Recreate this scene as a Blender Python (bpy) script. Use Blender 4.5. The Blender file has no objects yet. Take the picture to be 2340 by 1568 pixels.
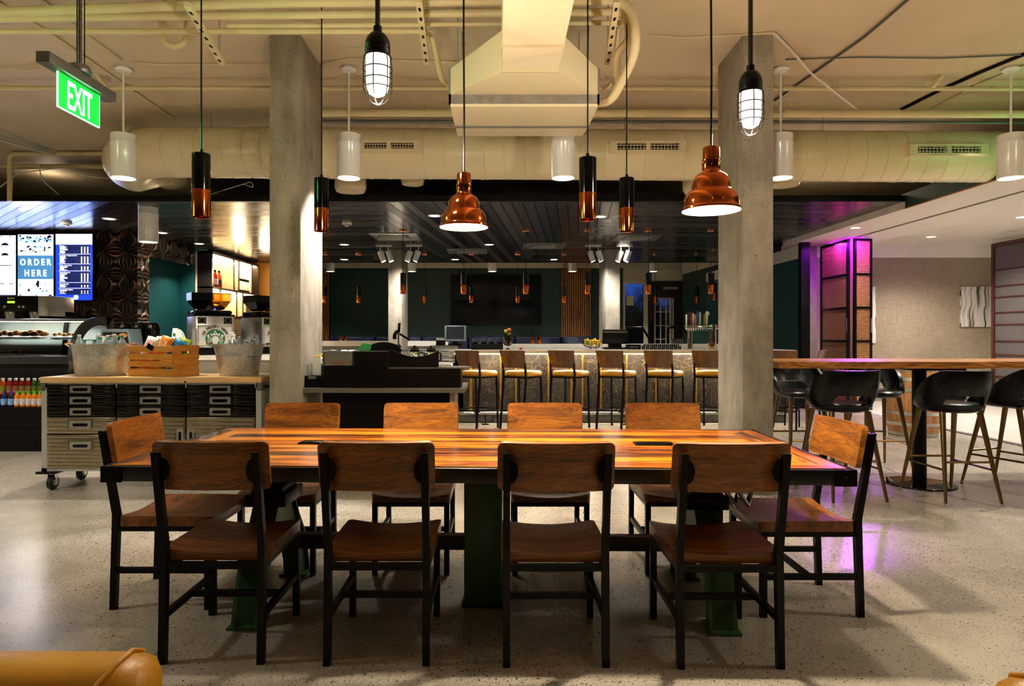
import bpy, bmesh, math, random
from mathutils import Vector, Matrix
RND = random.Random(11)
PI = math.pi
sc = bpy.context.scene
COL = sc.collection
# camera model of the photograph: focal length, principal point (pixels of a 2340x1568 frame), eye height (m)
F, CX, CY, EYE = 1480.0, 1140.0, 767.0, 1.30
def wx(px, d): return (px - CX) * d / F
def wz(py, d): return EYE - (py - CY) * d / F
CEIL = 3.76
SOF = 3.10      # dark plank ceiling

# ------------------------------------------------------------------ mesh builder
class MB:
    def __init__(s): s.bm = bmesh.new(); s.mi = 0
    def _f(s, vs):
        try:
            f = s.bm.faces.new(vs); f.material_index = s.mi; return f
        except ValueError: return None
    def box(s, x0, x1, y0, y1, z0, z1, bev=0.0, M=None):
        if x1 < x0: x0, x1 = x1, x0
        if y1 < y0: y0, y1 = y1, y0
        if z1 < z0: z0, z1 = z1, z0
        P = [(x0,y0,z0),(x1,y0,z0),(x1,y1,z0),(x0,y1,z0),(x0,y0,z1),(x1,y0,z1),(x1,y1,z1),(x0,y1,z1)]
        V = [s.bm.verts.new(M @ Vector(p) if M else p) for p in P]
        fs = [s._f([V[i] for i in q]) for q in ((0,3,2,1),(4,5,6,7),(0,1,5,4),(1,2,6,5),(2,3,7,6),(3,0,4,7))]
        if bev > 0:
            es = list({e for f in fs for e in f.edges})
            r = bmesh.ops.bevel(s.bm, geom=es, offset=bev, segments=2, profile=0.5, affect='EDGES', clamp_overlap=True)
            for f in r['faces']: f.material_index = s.mi
        return s
    def bar(s, p0, p1, w, h=None, up=(0,0,1), bev=0.0):
        p0, p1 = Vector(p0), Vector(p1); h = h or w
        z = (p1 - p0); L = z.length; z.normalize()
        u = Vector(up)
        if abs(z.dot(u)) > 0.98: u = Vector((0,1,0))
        x = u.cross(z).normalized(); y = z.cross(x)
        M = Matrix((x, y, z)).transposed().to_4x4(); M.translation = p0
        return s.box(-w/2, w/2, -h/2, h/2, 0, L, bev, M)
    def cyl(s, p0, p1, r0, r1=None, n=16, cap=True):
        r1 = r0 if r1 is None else r1
        return s.tube([p0, p1], [r0, r1], n, cap)
    def tube(s, pts, r, n=10, cap=True, closed=False):
        pts = [Vector(p) for p in pts]; k = len(pts)
        rs = r if isinstance(r, (list, tuple)) else [r] * k
        def tan(i):
            if closed: return (pts[(i+1) % k] - pts[i-1]).normalized()
            a = pts[max(i-1, 0)]; b = pts[min(i+1, k-1)]
            return (b - a).normalized()
        t = tan(0); u = Vector((0,0,1)) if abs(t.z) < .9 else Vector((1,0,0))
        x = u.cross(t).normalized(); rings = []
        for i in range(k):
            t = tan(i); x = (x - t * x.dot(t)).normalized(); y = t.cross(x)
            rings.append([s.bm.verts.new(pts[i] + (x * math.cos(a) + y * math.sin(a)) * rs[i]) for a in [2*PI*j/n for j in range(n)]])
        for i in range(k if closed else k - 1):
            A, B = rings[i], rings[(i+1) % k]
            for j in range(n): s._f([A[j], A[(j+1) % n], B[(j+1) % n], B[j]])
        if cap and not closed:
            s._f(rings[0][::-1]); s._f(rings[-1])
        return s
    def lathe(s, prof, n=32, c=(0,0,0), sx=1.0, sy=1.0, M=None, cap=False):
        c = Vector(c); rings = []
        for r, z in prof:
            if r < 1e-6:
                p = c + Vector((0,0,z)); rings.append([s.bm.verts.new(M @ p if M else p)])
            else:
                q = []
                for j in range(n):
                    a = 2*PI*j/n; p = c + Vector((r*sx*math.cos(a), r*sy*math.sin(a), z))
                    q.append(s.bm.verts.new(M @ p if M else p))
                rings.append(q)
        for A, B in zip(rings, rings[1:]):
            for j in range(n):
                k = (j+1) % n
                if len(A) == 1 and len(B) == 1: break
                if len(A) == 1: s._f([A[0], B[k], B[j]])
                elif len(B) == 1: s._f([A[j], A[k], B[0]])
                else: s._f([A[j], A[k], B[k], B[j]])
        if cap:
            if len(rings[0]) > 1: s._f(rings[0][::-1])
            if len(rings[-1]) > 1: s._f(rings[-1])
        return s
    def sphere(s, c, r, sx=1, sy=1, sz=1, n=16, m=10):
        return s.lathe([(r*math.sin(PI*i/m), -r*sz*math.cos(PI*i/m)) for i in range(m+1)], n, c, sx, sy)
    def prism(s, pts, plane, a, b, M=None):
        def P(u, v, w):
            p = {'yz': (w,u,v), 'xz': (u,w,v), 'xy': (u,v,w)}[plane]
            return M @ Vector(p) if M else Vector(p)
        A = [s.bm.verts.new(P(u,v,a)) for u, v in pts]; B = [s.bm.verts.new(P(u,v,b)) for u, v in pts]
        n = len(pts)
        f1 = s._f(A[::-1]); f2 = s._f(B)
        fs = [f1, f2] + [s._f([A[i], A[(i+1) % n], B[(i+1) % n], B[i]]) for i in range(n)]
        bmesh.ops.recalc_face_normals(s.bm, faces=[f for f in fs if f])
        if n > 4:
            bmesh.ops.triangulate(s.bm, faces=[f for f in (f1, f2) if f])
        return s
    def quad(s, a, b, c, d):
        s._f([s.bm.verts.new(p) for p in (a,b,c,d)]); return s
    def shell(s, f, us, vs, th):
        """closed solid between surface f(u,v) and f offset by th along its normal"""
        nu, nv = len(us), len(vs); e = 1e-3
        T, B = [], []
        for u in us:
            tr, br = [], []
            for v in vs:
                p = Vector(f(u, v)); du = Vector(f(u+e, v)) - Vector(f(u-e, v)); dv = Vector(f(u, v+e)) - Vector(f(u, v-e))
                nrm = du.cross(dv)
                nrm = nrm.normalized() if nrm.length > 1e-12 else Vector((0,0,1))
                t = th(u, v) if callable(th) else th
                tr.append(s.bm.verts.new(p)); br.append(s.bm.verts.new(p - nrm*t))
            T.append(tr); B.append(br)
        for i in range(nu-1):
            for j in range(nv-1):
                s._f([T[i][j], T[i+1][j], T[i+1][j+1], T[i][j+1]])
                s._f([B[i][j], B[i][j+1], B[i+1][j+1], B[i+1][j]])
        for i in range(nu-1):
            s._f([T[i][0], B[i][0], B[i+1][0], T[i+1][0]]); s._f([T[i][-1], T[i+1][-1], B[i+1][-1], B[i][-1]])
        for j in range(nv-1):
            s._f([T[0][j], T[0][j+1], B[0][j+1], B[0][j]]); s._f([T[-1][j], B[-1][j], B[-1][j+1], T[-1][j+1]])
        return s
    def text(s, body, size, M, ext=0.001, align='CENTER', off=0.0, sx=1.0):
        cu = bpy.data.curves.new('t', 'FONT'); cu.body = body; cu.size = size; cu.extrude = ext; cu.align_x = align; cu.offset = off
        cu.resolution_u = 3
        ob = bpy.data.objects.new('t', cu); me = bpy.data.meshes.new_from_object(ob)
        vs = [s.bm.verts.new(M @ Vector((v.co.x*sx, v.co.y, v.co.z))) for v in me.vertices]
        for p in me.polygons: s._f([vs[i] for i in p.vertices])
        bpy.data.objects.remove(ob); bpy.data.curves.remove(cu); bpy.data.meshes.remove(me)
        return s
    def build(s, name, mat, parent=None, loc=None, ang=35, rz=0.0, flat=False):
        me = bpy.data.meshes.new(name); s.bm.normal_update(); s.bm.to_mesh(me); s.bm.free()
        for m in (mat if isinstance(mat, (list, tuple)) else [mat]): me.materials.append(m)
        if not flat:
            me.polygons.foreach_set('use_smooth', [True]*len(me.polygons))
            me.set_sharp_from_angle(angle=math.radians(ang))
        o = bpy.data.objects.new(name, me); COL.objects.link(o)
        if parent: o.parent = parent
        if loc: o.location = loc
        if rz: o.rotation_euler.z = rz
        return o

XZ = Matrix(((1,0,0,0),(0,0,-1,0),(0,1,0,0),(0,0,0,1)))     # text standing in the XZ plane, read from -Y
def at(M, x, y, z): return Matrix.Translation((x,y,z)) @ M
def rrect(w, h, r, n=5, cx=0, cy=0):
    P = []
    for (x, y, a0) in ((w/2-r, h/2-r, 0), (-w/2+r, h/2-r, 90), (-w/2+r, -h/2+r, 180), (w/2-r, -h/2+r, 270)):
        for i in range(n+1):
            a = math.radians(a0 + 90*i/n); P.append((cx+x+r*math.cos(a), cy+y+r*math.sin(a)))
    return P
def lin(a, b, n): return [a + (b-a)*i/(n-1) for i in range(n)]

def tag(o, label=None, cat=None, group=None, kind=None):
    if label: o['label'] = label
    if cat: o['category'] = cat
    if group: o['group'] = group
    if kind: o['kind'] = kind
    return o
def thing(name, label, cat, loc=(0,0,0), rz=0.0, group=None):
    o = bpy.data.objects.new(name, None); o.empty_display_size = .05
    COL.objects.link(o); o.location = loc; o.rotation_euler = (0,0,rz)
    return tag(o, label, cat, group)
def struct(mb, name, mat, **k):
    return tag(mb.build(name, mat, **k), kind='structure')
KIDS = {}
def dup(root, loc, rz=None, label=None):
    r = root.copy(); COL.objects.link(r); r.location = loc
    if rz is not None: r.rotation_euler = (0,0,rz)
    if label: r['label'] = label
    if root not in KIDS: bpy.context.view_layer.update(); KIDS[root] = [(c, list(c.children)) for c in root.children]
    for c, gs in KIDS[root]:
        d = c.copy(); COL.objects.link(d); d.parent = r
        for g in gs:
            h = g.copy(); COL.objects.link(h); h.parent = d
    return r
ORD = ['second','third','fourth','fifth','sixth','seventh','eighth','ninth','tenth','eleventh','twelfth','thirteenth','fourteenth','fifteenth','sixteenth']
def ordn(i, n): return 'leftmost' if i == 0 else 'rightmost' if i == n-1 else ORD[i-1] + ' from left'

# ------------------------------------------------------------------ materials
def C(h):
    h = h.lstrip('#'); v = [int(h[i:i+2],16)/255 for i in (0,2,4)]
    return tuple((x/12.92 if x <= .04045 else ((x+.055)/1.055)**2.4) for x in v) + (1.0,)
class NT:
    def __init__(s, name):
        s.mat = bpy.data.materials.new(name); s.mat.use_nodes = True; s.t = s.mat.node_tree
        s.b = next(n for n in s.t.nodes if n.type == 'BSDF_PRINCIPLED')
        s._c = None
    def n(s, typ, ins=None, **props):
        x = s.t.nodes.new('ShaderNode'+typ)
        for k, v in props.items(): setattr(x, k, v)
        for k, v in (ins or {}).items(): s.set(x.inputs[k], v)
        return x
    def set(s, sock, v):
        if isinstance(v, bpy.types.NodeSocket): s.t.links.new(v, sock)
        elif isinstance(v, bpy.types.Node): s.t.links.new(v.outputs[0], sock)
        else: sock.default_value = v
    def m(s, op, a, b=None, c=None, clamp=False):
        x = s.n('Math', operation=op, use_clamp=clamp); s.set(x.inputs[0], a)
        if b is not None: s.set(x.inputs[1], b)
        if c is not None: s.set(x.inputs[2], c)
        return x.outputs[0]
    def mix(s, f, a, b, blend='MIX'):
        x = s.n('Mix', data_type='RGBA', blend_type=blend); s.set(x.inputs[0], f); s.set(x.inputs[6], a); s.set(x.inputs[7], b)
        return x.outputs[2]
    def ramp(s, f, stops, interp='LINEAR'):
        x = s.n('ValToRGB'); s.set(x.inputs[0], f); e = x.color_ramp; e.interpolation = interp
        while len(e.elements) < len(stops): e.elements.new(.5)
        for q, (p, c) in zip(e.elements, stops):
            q.position = p; q.color = c if isinstance(c, tuple) else (c,c,c,1)
        return x.outputs[0]
    def co(s, scale=(1,1,1), rot=(0,0,0), rand=False, loc=(0,0,0)):
        if s._c is None: s._c = s.n('TexCoord').outputs['Object']
        v = s._c
        if rand:
            oi = s.n('ObjectInfo').outputs['Random']
            v = s.n('VectorMath', {0: v, 1: s.n('CombineXYZ', {0: s.m('MULTIPLY', oi, 7.3), 1: s.m('MULTIPLY', oi, 3.1), 2: s.m('MULTIPLY', oi, 5.7)}).outputs[0]}, operation='ADD').outputs[0]
        return s.n('Mapping', {'Vector': v, 'Scale': scale, 'Rotation': rot, 'Location': loc}).outputs[0]
    def noise(s, v, scale=5, detail=4, rough=.55, dist=0):
        return s.n('TexNoise', {'Vector': v, 'Scale': scale, 'Detail': detail, 'Roughness': rough, 'Distortion': dist}).outputs['Fac']
    def vor(s, v, scale=5, out='Distance', feature='F1', rnd=1.0):
        return s.n('TexVoronoi', {'Vector': v, 'Scale': scale, 'Randomness': rnd}, feature=feature).outputs[out]
    def bump(s, h, strength=.3, dist=.01):
        s.set(s.b.inputs['Normal'], s.n('Bump', {'Height': h, 'Strength': strength, 'Distance': dist}).outputs[0])
    def base(s, col=None, rough=None, metal=None, **kw):
        if col is not None: s.set(s.b.inputs['Base Color'], col)
        if rough is not None: s.set(s.b.inputs['Roughness'], rough)
        if metal is not None: s.set(s.b.inputs['Metallic'], metal)
        for k, v in kw.items(): s.set(s.b.inputs[k.replace('_',' ')], v)
        return s.mat
def plain(name, h, rough=.5, metal=0.0, var=.12, scale=6, bump=0.0, coat=0.0, **kw):
    """a paint, plastic, metal or cloth with a faint procedural mottling"""
    t = NT(name); c = C(h) if isinstance(h, str) else h
    nz = t.noise(t.co(), scale, 4)
    d = tuple(x*(1-var) for x in c[:3])+(1,); l = tuple(min(1,x*(1+var)) for x in c[:3])+(1,)
    t.base(t.ramp(nz, [(.3,d),(.7,l)]), rough, metal, **kw)
    if bump: t.bump(t.noise(t.co(), scale*12, 3), bump, .004)
    if coat: t.base(Coat_Weight=coat, Coat_Roughness=.08)
    return t.mat
def emit(name, h, strength, base=None):
    t = NT(name); c = C(h)
    t.base(base or c, .5, 0.0); t.set(t.b.inputs['Emission Color'], c); t.set(t.b.inputs['Emission Strength'], strength)
    return t.mat
def glass(name, h='#ffffff', rough=.0, ior=1.45):
    t = NT(name); return t.base(C(h), rough, 0.0, Transmission_Weight=1.0, IOR=ior)
def wood(name, dark, mid, light, axis='x', rough=.35, sc_=1.0, coat=.3, contrast=1.0):
    t = NT(name)
    lo, hi = 1.3*sc_, 15*sc_
    S = {'x': (lo,hi,hi), 'y': (hi,lo,hi), 'z': (hi,hi,lo)}[axis]
    v = t.co(S, rand=True)
    a = t.noise(v, 1.0, 3, .5, .4)
    rings = t.m('FRACT', t.m('MULTIPLY', a, 12.0))
    rings = t.m('ABSOLUTE', t.m('SUBTRACT', rings, .5))
    S2 = tuple(x*(4 if x > lo else 2.2) for x in S)
    fine = t.noise(t.co(S2, rand=True), 1.6, 5, .7)
    f = t.m('ADD', t.m('MULTIPLY', a, .55), t.m('ADD', t.m('MULTIPLY', rings, .35*contrast), t.m('MULTIPLY', t.m('SUBTRACT', fine, .5), .5*contrast)))
    col = t.ramp(f, [(.2, C(dark)), (.42, C(mid)), (.65, C(light))])
    t.base(col, t.ramp(fine, [(.3, rough+.12), (.7, rough-.03)]), 0.0, Coat_Weight=coat, Coat_Roughness=.15)
    t.bump(fine, .12, .002)
    return t.mat
# ------------------------------------------------------------------ material library
def m_floor():
    t = NT('polished_concrete'); v = t.co()
    big = t.noise(v, .55, 5, .6); mid = t.noise(v, 3.5, 5, .6)
    base = t.ramp(t.m('ADD', t.m('MULTIPLY', big, .6), t.m('MULTIPLY', mid, .4)), [(.25, C('#817b72')), (.5, C('#9e978c')), (.75, C('#b5aea3'))])
    jit = t.n('VectorMath', {0: t.n('TexNoise', {'Vector': v, 'Scale': 70.0, 'Detail': 2}).outputs['Color'], 1: (.016,.016,.016)}, operation='MULTIPLY').outputs[0]
    vj = t.n('VectorMath', {0: v, 1: jit}, operation='ADD').outputs[0]
    A = t.n('Mapping', {'Vector': vj, 'Location': (3.1,1.7,0)}).outputs[0]
    def sep(c, k=0): return t.n('SeparateColor', {0: c}).outputs[k]
    dens = t.m('ADD', t.m('MULTIPLY', t.m('SUBTRACT', t.noise(v, .6, 3), .5), .9), .75)
    def chips(vec, sc_, thr, k):
        d = t.vor(vec, sc_); c = sep(t.vor(vec, sc_, 'Color'))
        return t.m('MULTIPLY', t.m('SUBTRACT', t.m('MULTIPLY', t.m('MULTIPLY', t.m('SUBTRACT', c, thr), k), dens), d), 9, clamp=True)
    s1 = chips(A, 62, .3, .72); s2 = chips(vj, 120, .1, .72); s3 = chips(A, 190, .1, .7)
    chip = t.ramp(sep(t.vor(A, 62, 'Color'), 1), [(.2, C('#1d1b19')), (.5, C('#40352b')), (.8, C('#33363a'))])
    col = t.mix(t.m('MULTIPLY', s3, .5), base, C('#4d443a'))
    col = t.mix(t.m('MULTIPLY', s2, .75), col, C('#2e2822'))
    col = t.mix(t.m('MULTIPLY', s1, .95), col, chip)
    t.base(col, t.ramp(big, [(.3, .21), (.7, .29)]), 0.0)
    return t.mat
def m_concrete(name, a, b, c_):
    t = NT(name); v = t.co()
    n1 = t.noise(v, 1.7, 6, .62, .4); n2 = t.noise(t.co((1,1,.3)), 9, 5, .65)
    col = t.ramp(t.m('ADD', t.m('MULTIPLY', n1, .6), t.m('MULTIPLY', n2, .4)), [(.33, C(a)), (.5, C(b)), (.68, C(c_))])
    wv = t.n('VectorMath', {0: v, 1: t.n('VectorMath', {0: t.n('TexNoise', {'Vector': v, 'Scale': 30.0, 'Detail': 3}).outputs['Color'], 1: (.03,.03,.03)}, operation='MULTIPLY').outputs[0]}, operation='ADD').outputs[0]
    d = t.vor(wv, 34); k = t.n('SeparateColor', {0: t.vor(wv, 34, 'Color')}).outputs[0]
    pit = t.m('MULTIPLY', t.m('SUBTRACT', t.m('MULTIPLY', t.m('SUBTRACT', k, .5), .5), d), 12, clamp=True)
    d2 = t.vor(wv, 95); k2 = t.n('SeparateColor', {0: t.vor(wv, 95, 'Color')}).outputs[0]
    pit2 = t.m('MULTIPLY', t.m('SUBTRACT', t.m('MULTIPLY', t.m('SUBTRACT', k2, .45), .7), d2), 9, clamp=True)
    p = t.m('MAXIMUM', pit, t.m('MULTIPLY', pit2, .7))
    t.base(t.mix(t.m('MULTIPLY', p, .75), col, C('#3a342c')), .78)
    t.bump(t.m('SUBTRACT', t.m('MULTIPLY', n2, .5), p), .5, .008)
    return t.mat
def m_planks(name, ang, w=.15):
    t = NT(name); v = t.co(rot=(0,0,ang))
    sx = t.n('SeparateXYZ', {0: v})
    u = t.m('DIVIDE', sx.outputs[1], w); idx = t.m('FLOOR', u); fr = t.m('FRACT', u)
    rnd = t.n('TexWhiteNoise', {'W': idx}, noise_dimensions='1D').outputs[0]
    gr = t.m('LESS_THAN', t.m('MINIMUM', fr, t.m('SUBTRACT', 1, fr)), .075)
    g = t.noise(t.n('Mapping', {'Vector': v, 'Scale': (1.2, 18, 1)}).outputs[0], 1.5, 5, .6, .3)
    col = t.ramp(t.m('ADD', t.m('MULTIPLY', g, .6), t.m('MULTIPLY', rnd, .35)), [(.2, C('#1b1716')), (.5, C('#332d2a')), (.75, C('#4d4541'))])
    t.base(t.mix(gr, col, C('#020202')), t.ramp(rnd, [(.2,.2),(.8,.3)]), 0.0, Specular_IOR_Level=t.m('SUBTRACT', .75, t.m('MULTIPLY', gr, .7)))
    return t.mat
def m_copper_tile(name, axis):
    """pressed metal wall tile: arcs fanning from the corners of a square grid"""
    t = NT(name); v = t.co((1,1,1)); sx = t.n('SeparateXYZ', {0: v})
    a = sx.outputs['X' if axis == 'xz' else 'Y']; z = sx.outputs['Z']; T = .80
    k = 2*PI/T
    th = t.m('ARCTAN2', t.m('SINE', t.m('MULTIPLY', t.m('ADD', z, t.m('MULTIPLY', t.noise(t.co(), 2.0, 2), .06)), k)), t.m('SINE', t.m('MULTIPLY', a, k)))
    h = t.m('SINE', t.m('MULTIPLY', th, 13.0))
    pat = t.noise(t.co(), 3.5, 5, .6)
    col = t.ramp(t.m('ADD', t.m('MULTIPLY', pat, .75), t.m('MULTIPLY', t.m('ADD', h, 1), .11)), [(.34, C('#1c1c18')), (.5, C('#35291f')), (.62, C('#5f3c2c')), (.8, C('#8f5c42'))])
    t.base(col, .33, .85); t.bump(h, 1.0, .035)
    return t.mat
def m_tabletop(name, axis='x', w=.105):
    t = NT(name); v = t.co(); sx = t.n('SeparateXYZ', {0: v})
    L, W = (sx.outputs[0], sx.outputs[1]) if axis == 'x' else (sx.outputs[1], sx.outputs[0])
    u = t.m('DIVIDE', W, w); idx = t.m('FLOOR', u); fr = t.m('FRACT', u)
    rnd = t.n('TexWhiteNoise', {'W': t.m('ADD', idx, 17.3)}, noise_dimensions='1D').outputs[0]
    off = t.m('MULTIPLY', rnd, 9.0)
    vec = t.n('CombineXYZ', {0: t.m('ADD', t.m('MULTIPLY', L, 1.1), off), 1: t.m('MULTIPLY', W, 17), 2: off}).outputs[0]
    g = t.noise(vec, 1.0, 6, .62, .7)
    vec2 = t.n('CombineXYZ', {0: t.m('ADD', t.m('MULTIPLY', L, .9), off), 1: t.m('MULTIPLY', W, 5), 2: off}).outputs[0]
    burn = t.noise(vec2, 1.3, 4, .6, .6)
    vec3 = t.n('CombineXYZ', {0: t.m('MULTIPLY', L, 3.0), 1: t.m('MULTIPLY', W, 90), 2: off}).outputs[0]
    fine = t.noise(vec3, 1.0, 4, .7)
    f = t.m('ADD', t.m('MULTIPLY', g, .62), t.m('ADD', t.m('MULTIPLY', t.m('ADD', t.m('MULTIPLY', t.m('SUBTRACT', burn, .5), 1.35), .5), .42), t.m('ADD', t.m('MULTIPLY', t.m('SUBTRACT', rnd, .5), .17), t.m('MULTIPLY', t.m('SUBTRACT', fine, .5), .4))))
    col = t.ramp(f, [(.30, C('#140a06')), (.40, C('#40200d')), (.48, C('#94460a')), (.58, C('#cf760e')), (.75, C('#ea9c28'))])
    gap = t.m('LESS_THAN', t.m('MINIMUM', fr, t.m('SUBTRACT', 1, fr)), .025)
    t.base(t.mix(gap, col, C('#120805')), .3, 0.0, Coat_Weight=.75, Coat_Roughness=.12)
    t.bump(t.m('SUBTRACT', t.m('MULTIPLY', fine, .3), gap), .25, .002)
    return t.mat
def m_marble():
    t = NT('dark_veined_stone'); v = t.co()
    d = t.noise(v, 2.2, 3, .5)
    w = t.n('VectorMath', {0: v, 1: t.n('VectorMath', {0: t.n('TexNoise', {'Vector': v, 'Scale': 3.0, 'Detail': 4}).outputs['Color'], 1: (.28,.28,.28)}, operation='MULTIPLY').outputs[0]}, operation='ADD').outputs[0]
    e = t.vor(w, 6.5, 'Distance', 'DISTANCE_TO_EDGE'); e2 = t.vor(w, 15, 'Distance', 'DISTANCE_TO_EDGE')
    vein = t.m('MAXIMUM', t.m('SUBTRACT', 1, t.m('DIVIDE', e, .014), clamp=True), t.m('MULTIPLY', t.m('SUBTRACT', 1, t.m('DIVIDE', e2, .02), clamp=True), .55))
    t.base(t.mix(t.m('MULTIPLY', vein, .6), t.ramp(d, [(.3, C('#1a1715')), (.7, C('#2e2a27'))]), C('#75664f')), .22)
    return t.mat
def m_galv():
    t = NT('galvanised_steel'); v = t.co()
    k = t.n('SeparateColor', {0: t.vor(v, 130, 'Color')}).outputs[0]; n = t.noise(v, 14, 4)
    t.base(t.ramp(t.m('ADD', t.m('MULTIPLY', k, .5), t.m('MULTIPLY', n, .5)), [(.25, C('#a2a4a1')), (.5, C('#bcbdb9')), (.8, C('#d2d3cf'))]), t.ramp(k, [(.2,.36),(.8,.5)]), .7)
    return t.mat
def m_worn_green():
    t = NT('worn_green_paint'); v = t.co()
    n = t.noise(v, 7, 6, .7, .5); s = t.noise(t.co((1,1,.25)), 22, 5, .7)
    f = t.m('MULTIPLY', t.m('SUBTRACT', t.m('ADD', t.m('MULTIPLY', n, .55), t.m('MULTIPLY', s, .45)), .6), 12, clamp=True)
    t.base(t.mix(f, t.ramp(n, [(.3, C('#25492b')), (.7, C('#376338'))]), C('#15120f')), .42, 0.1)
    t.bump(f, .2, .003); return t.mat
def m_wallpaper():
    t = NT('woven_taupe_wallpaper'); a = t.noise(t.co((3,3,60)), 2, 4); b = t.noise(t.co((25,25,2)), 2, 3)
    f = t.m('ADD', t.m('MULTIPLY', a, .6), t.m('MULTIPLY', b, .4))
    t.base(t.ramp(f, [(.35, C('#827660')), (.65, C('#a5987f'))]), .8); t.bump(f, .15, .003); return t.mat
def m_leather(name, a, b, rough=.35, spec=.5):
    t = NT(name); v = t.co(); n = t.noise(v, 3.2, 5); k = t.vor(v, 260)
    t.base(t.ramp(n, [(.3, C(a)), (.7, C(b))]), t.ramp(n, [(.3, rough-.06), (.7, rough+.08)]), Specular_IOR_Level=spec); t.bump(t.m('ADD', k, t.m('MULTIPLY', n, .6)), .12, .002); return t.mat
def m_canvas():
    t = NT('abstract_green_strokes'); v = t.co(); sx = t.n('SeparateXYZ', {0: v})
    wob = t.m('MULTIPLY', t.m('SUBTRACT', t.noise(t.co((.3,1,1.2)), 1.6, 2), .5), .22)
    u = t.m('ADD', sx.outputs[0], wob)
    s1 = t.noise(t.n('CombineXYZ', {0: t.m('MULTIPLY', u, 14), 1: t.m('MULTIPLY', sx.outputs[2], .5)}).outputs[0], 1.0, 4, .6)
    col = t.ramp(s1, [(.36, C('#1d2017')), (.43, C('#5f6134')), (.47, C('#b9b7aa')), (.55, C('#d9d6ce')), (.7, C('#cbc7bf'))])
    return t.base(col, .7)

FLOOR = m_floor()
CREAM = plain('cream_ceiling_paint', '#ccb999', .62, var=.05, scale=1.3, bump=.12)
CREAMPIPE = plain('cream_pipe_paint', '#d3c295', .45, var=.05)
DUCT = plain('cream_duct_paint', '#dfd1ab', .33, var=.04, scale=2)
CONC = m_concrete('board_cast_concrete', '#70675a', '#938a7b', '#ada391')
PLANK = [m_planks('dark_planks_slant', math.radians(42)), m_planks('dark_planks_across', math.radians(4), .12), m_planks('dark_planks_along', math.radians(97)), m_planks('dark_planks_cross', math.radians(-5), .12)]
BLACK = plain('black_satin_paint', '#060606', .38, var=.2, Specular_IOR_Level=.18)
BLACKSTEEL = plain('black_powder_coated_steel', '#060606', .36, .0, var=.25, Specular_IOR_Level=.18)
BLACKGLOSS = plain('black_gloss_enamel', '#040404', .08, var=.2, Specular_IOR_Level=.25)
BLACKPLASTIC = plain('black_plastic', '#08080a', .3, var=.2, Specular_IOR_Level=.18)
DARKBROWN = plain('espresso_laminate', '#0b0606', .34, var=.25, scale=4, Specular_IOR_Level=.18)
GREENWALL = plain('deep_green_wall_paint', '#12382f', .5, var=.1, scale=1.2)
TEAL = plain('teal_wall_paint', '#0c4a4c', .5, var=.1, scale=1.2)
MUSTARD = plain('mustard_wall_paint', '#a06a10', .55, var=.08)
WHITEPAINT = plain('white_paint', '#e4ded4', .5, var=.03)
OFFWHITE = plain('warm_white_wall_paint', '#d5ccb9', .6, var=.04)
DARKVOID = plain('black_painted_plenum', '#0e0c0a', .8, var=.2)
GREYWALL = plain('dull_grey_wall_paint', '#6b6558', .7, var=.08)
WHITEGLOSS = plain('white_enamel', '#e9e9e6', .22, var=.02, coat=.4)
WALLPAPER = m_wallpaper()
COPPERTILE = m_copper_tile('pressed_copper_tile_front', 'xz'); COPPERTILE_S = m_copper_tile('pressed_copper_tile_side', 'yz')
COPPER = plain('polished_copper', '#c4652f', .08, 1.0, var=.05)
COPPERBRIGHT = plain('bright_copper', '#e79a6c', .1, 1.0, var=.04)
CHROME = plain('chrome', '#d5d7d8', .08, 1.0, var=.03)
STEEL = plain('brushed_stainless_steel', '#bdbdb9', .3, .95, var=.08, scale=30)
DARKSTEEL = plain('graphite_ribbed_steel', '#a0967f', .3, .9, var=.12, scale=20)
BLACKDRAWER = plain('black_nickel_drawer_steel', '#2a2725', .2, .9, var=.12, scale=20)
GALV = m_galv()
GREYPAINT = plain('light_grey_enamel', '#a3a5a1', .35, .1, var=.04)
MIDGREY = plain('mid_grey_metal', '#62605c', .45, .4, var=.1)
GREYLAM = plain('grey_laminate', '#5d5850', .35, var=.1, scale=20)
BRONZE = plain('antique_bronze_metal', '#6f5836', .28, .9, var=.12)
GOLD = plain('brass_strip', '#c89a3a', .25, .9, var=.08)
MARBLE = m_marble()
COUNTERWHITE = plain('white_quartz', '#e6e2da', .18, var=.03, scale=9)
CHAIRWOOD = wood('chair_ash_wood', '#4a2806', '#8c500e', '#b4761e', 'x', .38, 1.25, .2, .85)
STOOLWOOD = wood('stool_walnut_ply', '#4a2a12', '#744a20', '#8f6130', 'z', .35, 1.0, .3)
MAPLE = wood('maple_worktop_wood', '#c79a63', '#dab27c', '#e8c896', 'x', .35, .8, .2, .5)
PINE = wood('pine_crate_wood', '#b06f1e', '#d19236', '#e2ab52', 'x', .4, 1.2, .2, .8)
SLATWOOD = wood('oak_slat_wood', '#7d4a18', '#ad6c28', '#cb8638', 'z', .45, 1.0, .1)
DARKWOOD = wood('dark_cabinet_veneer', '#140d0b', '#261a16', '#382822', 'z', .35, 1.0, .2)
SHOJIWOOD = wood('mahogany_frame_wood', '#2a120a', '#4a2314', '#5d2f1b', 'z', .4, 1.0, .2)
BARRELWOOD = wood('oak_barrel_wood', '#8a5a30', '#b98450', '#d3a470', 'z', .5, 1.0, .05)
LIVEWOOD = wood('live_edge_slab_wood', '#6b3a16', '#b97a3a', '#dcae70', 'x', .25, .7, .7)
TOP_X = m_tabletop('reclaimed_planks_along', 'x'); TOP_Y = m_tabletop('reclaimed_planks_across', 'y', .16)
GREENPAINT = m_worn_green()
YLEATHER = m_leather('mustard_vinyl', '#c98a0e', '#dda01c', .38)
TANLEATHER = m_leather('tan_leather', '#bd800b', '#d99a1c', .36)
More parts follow.
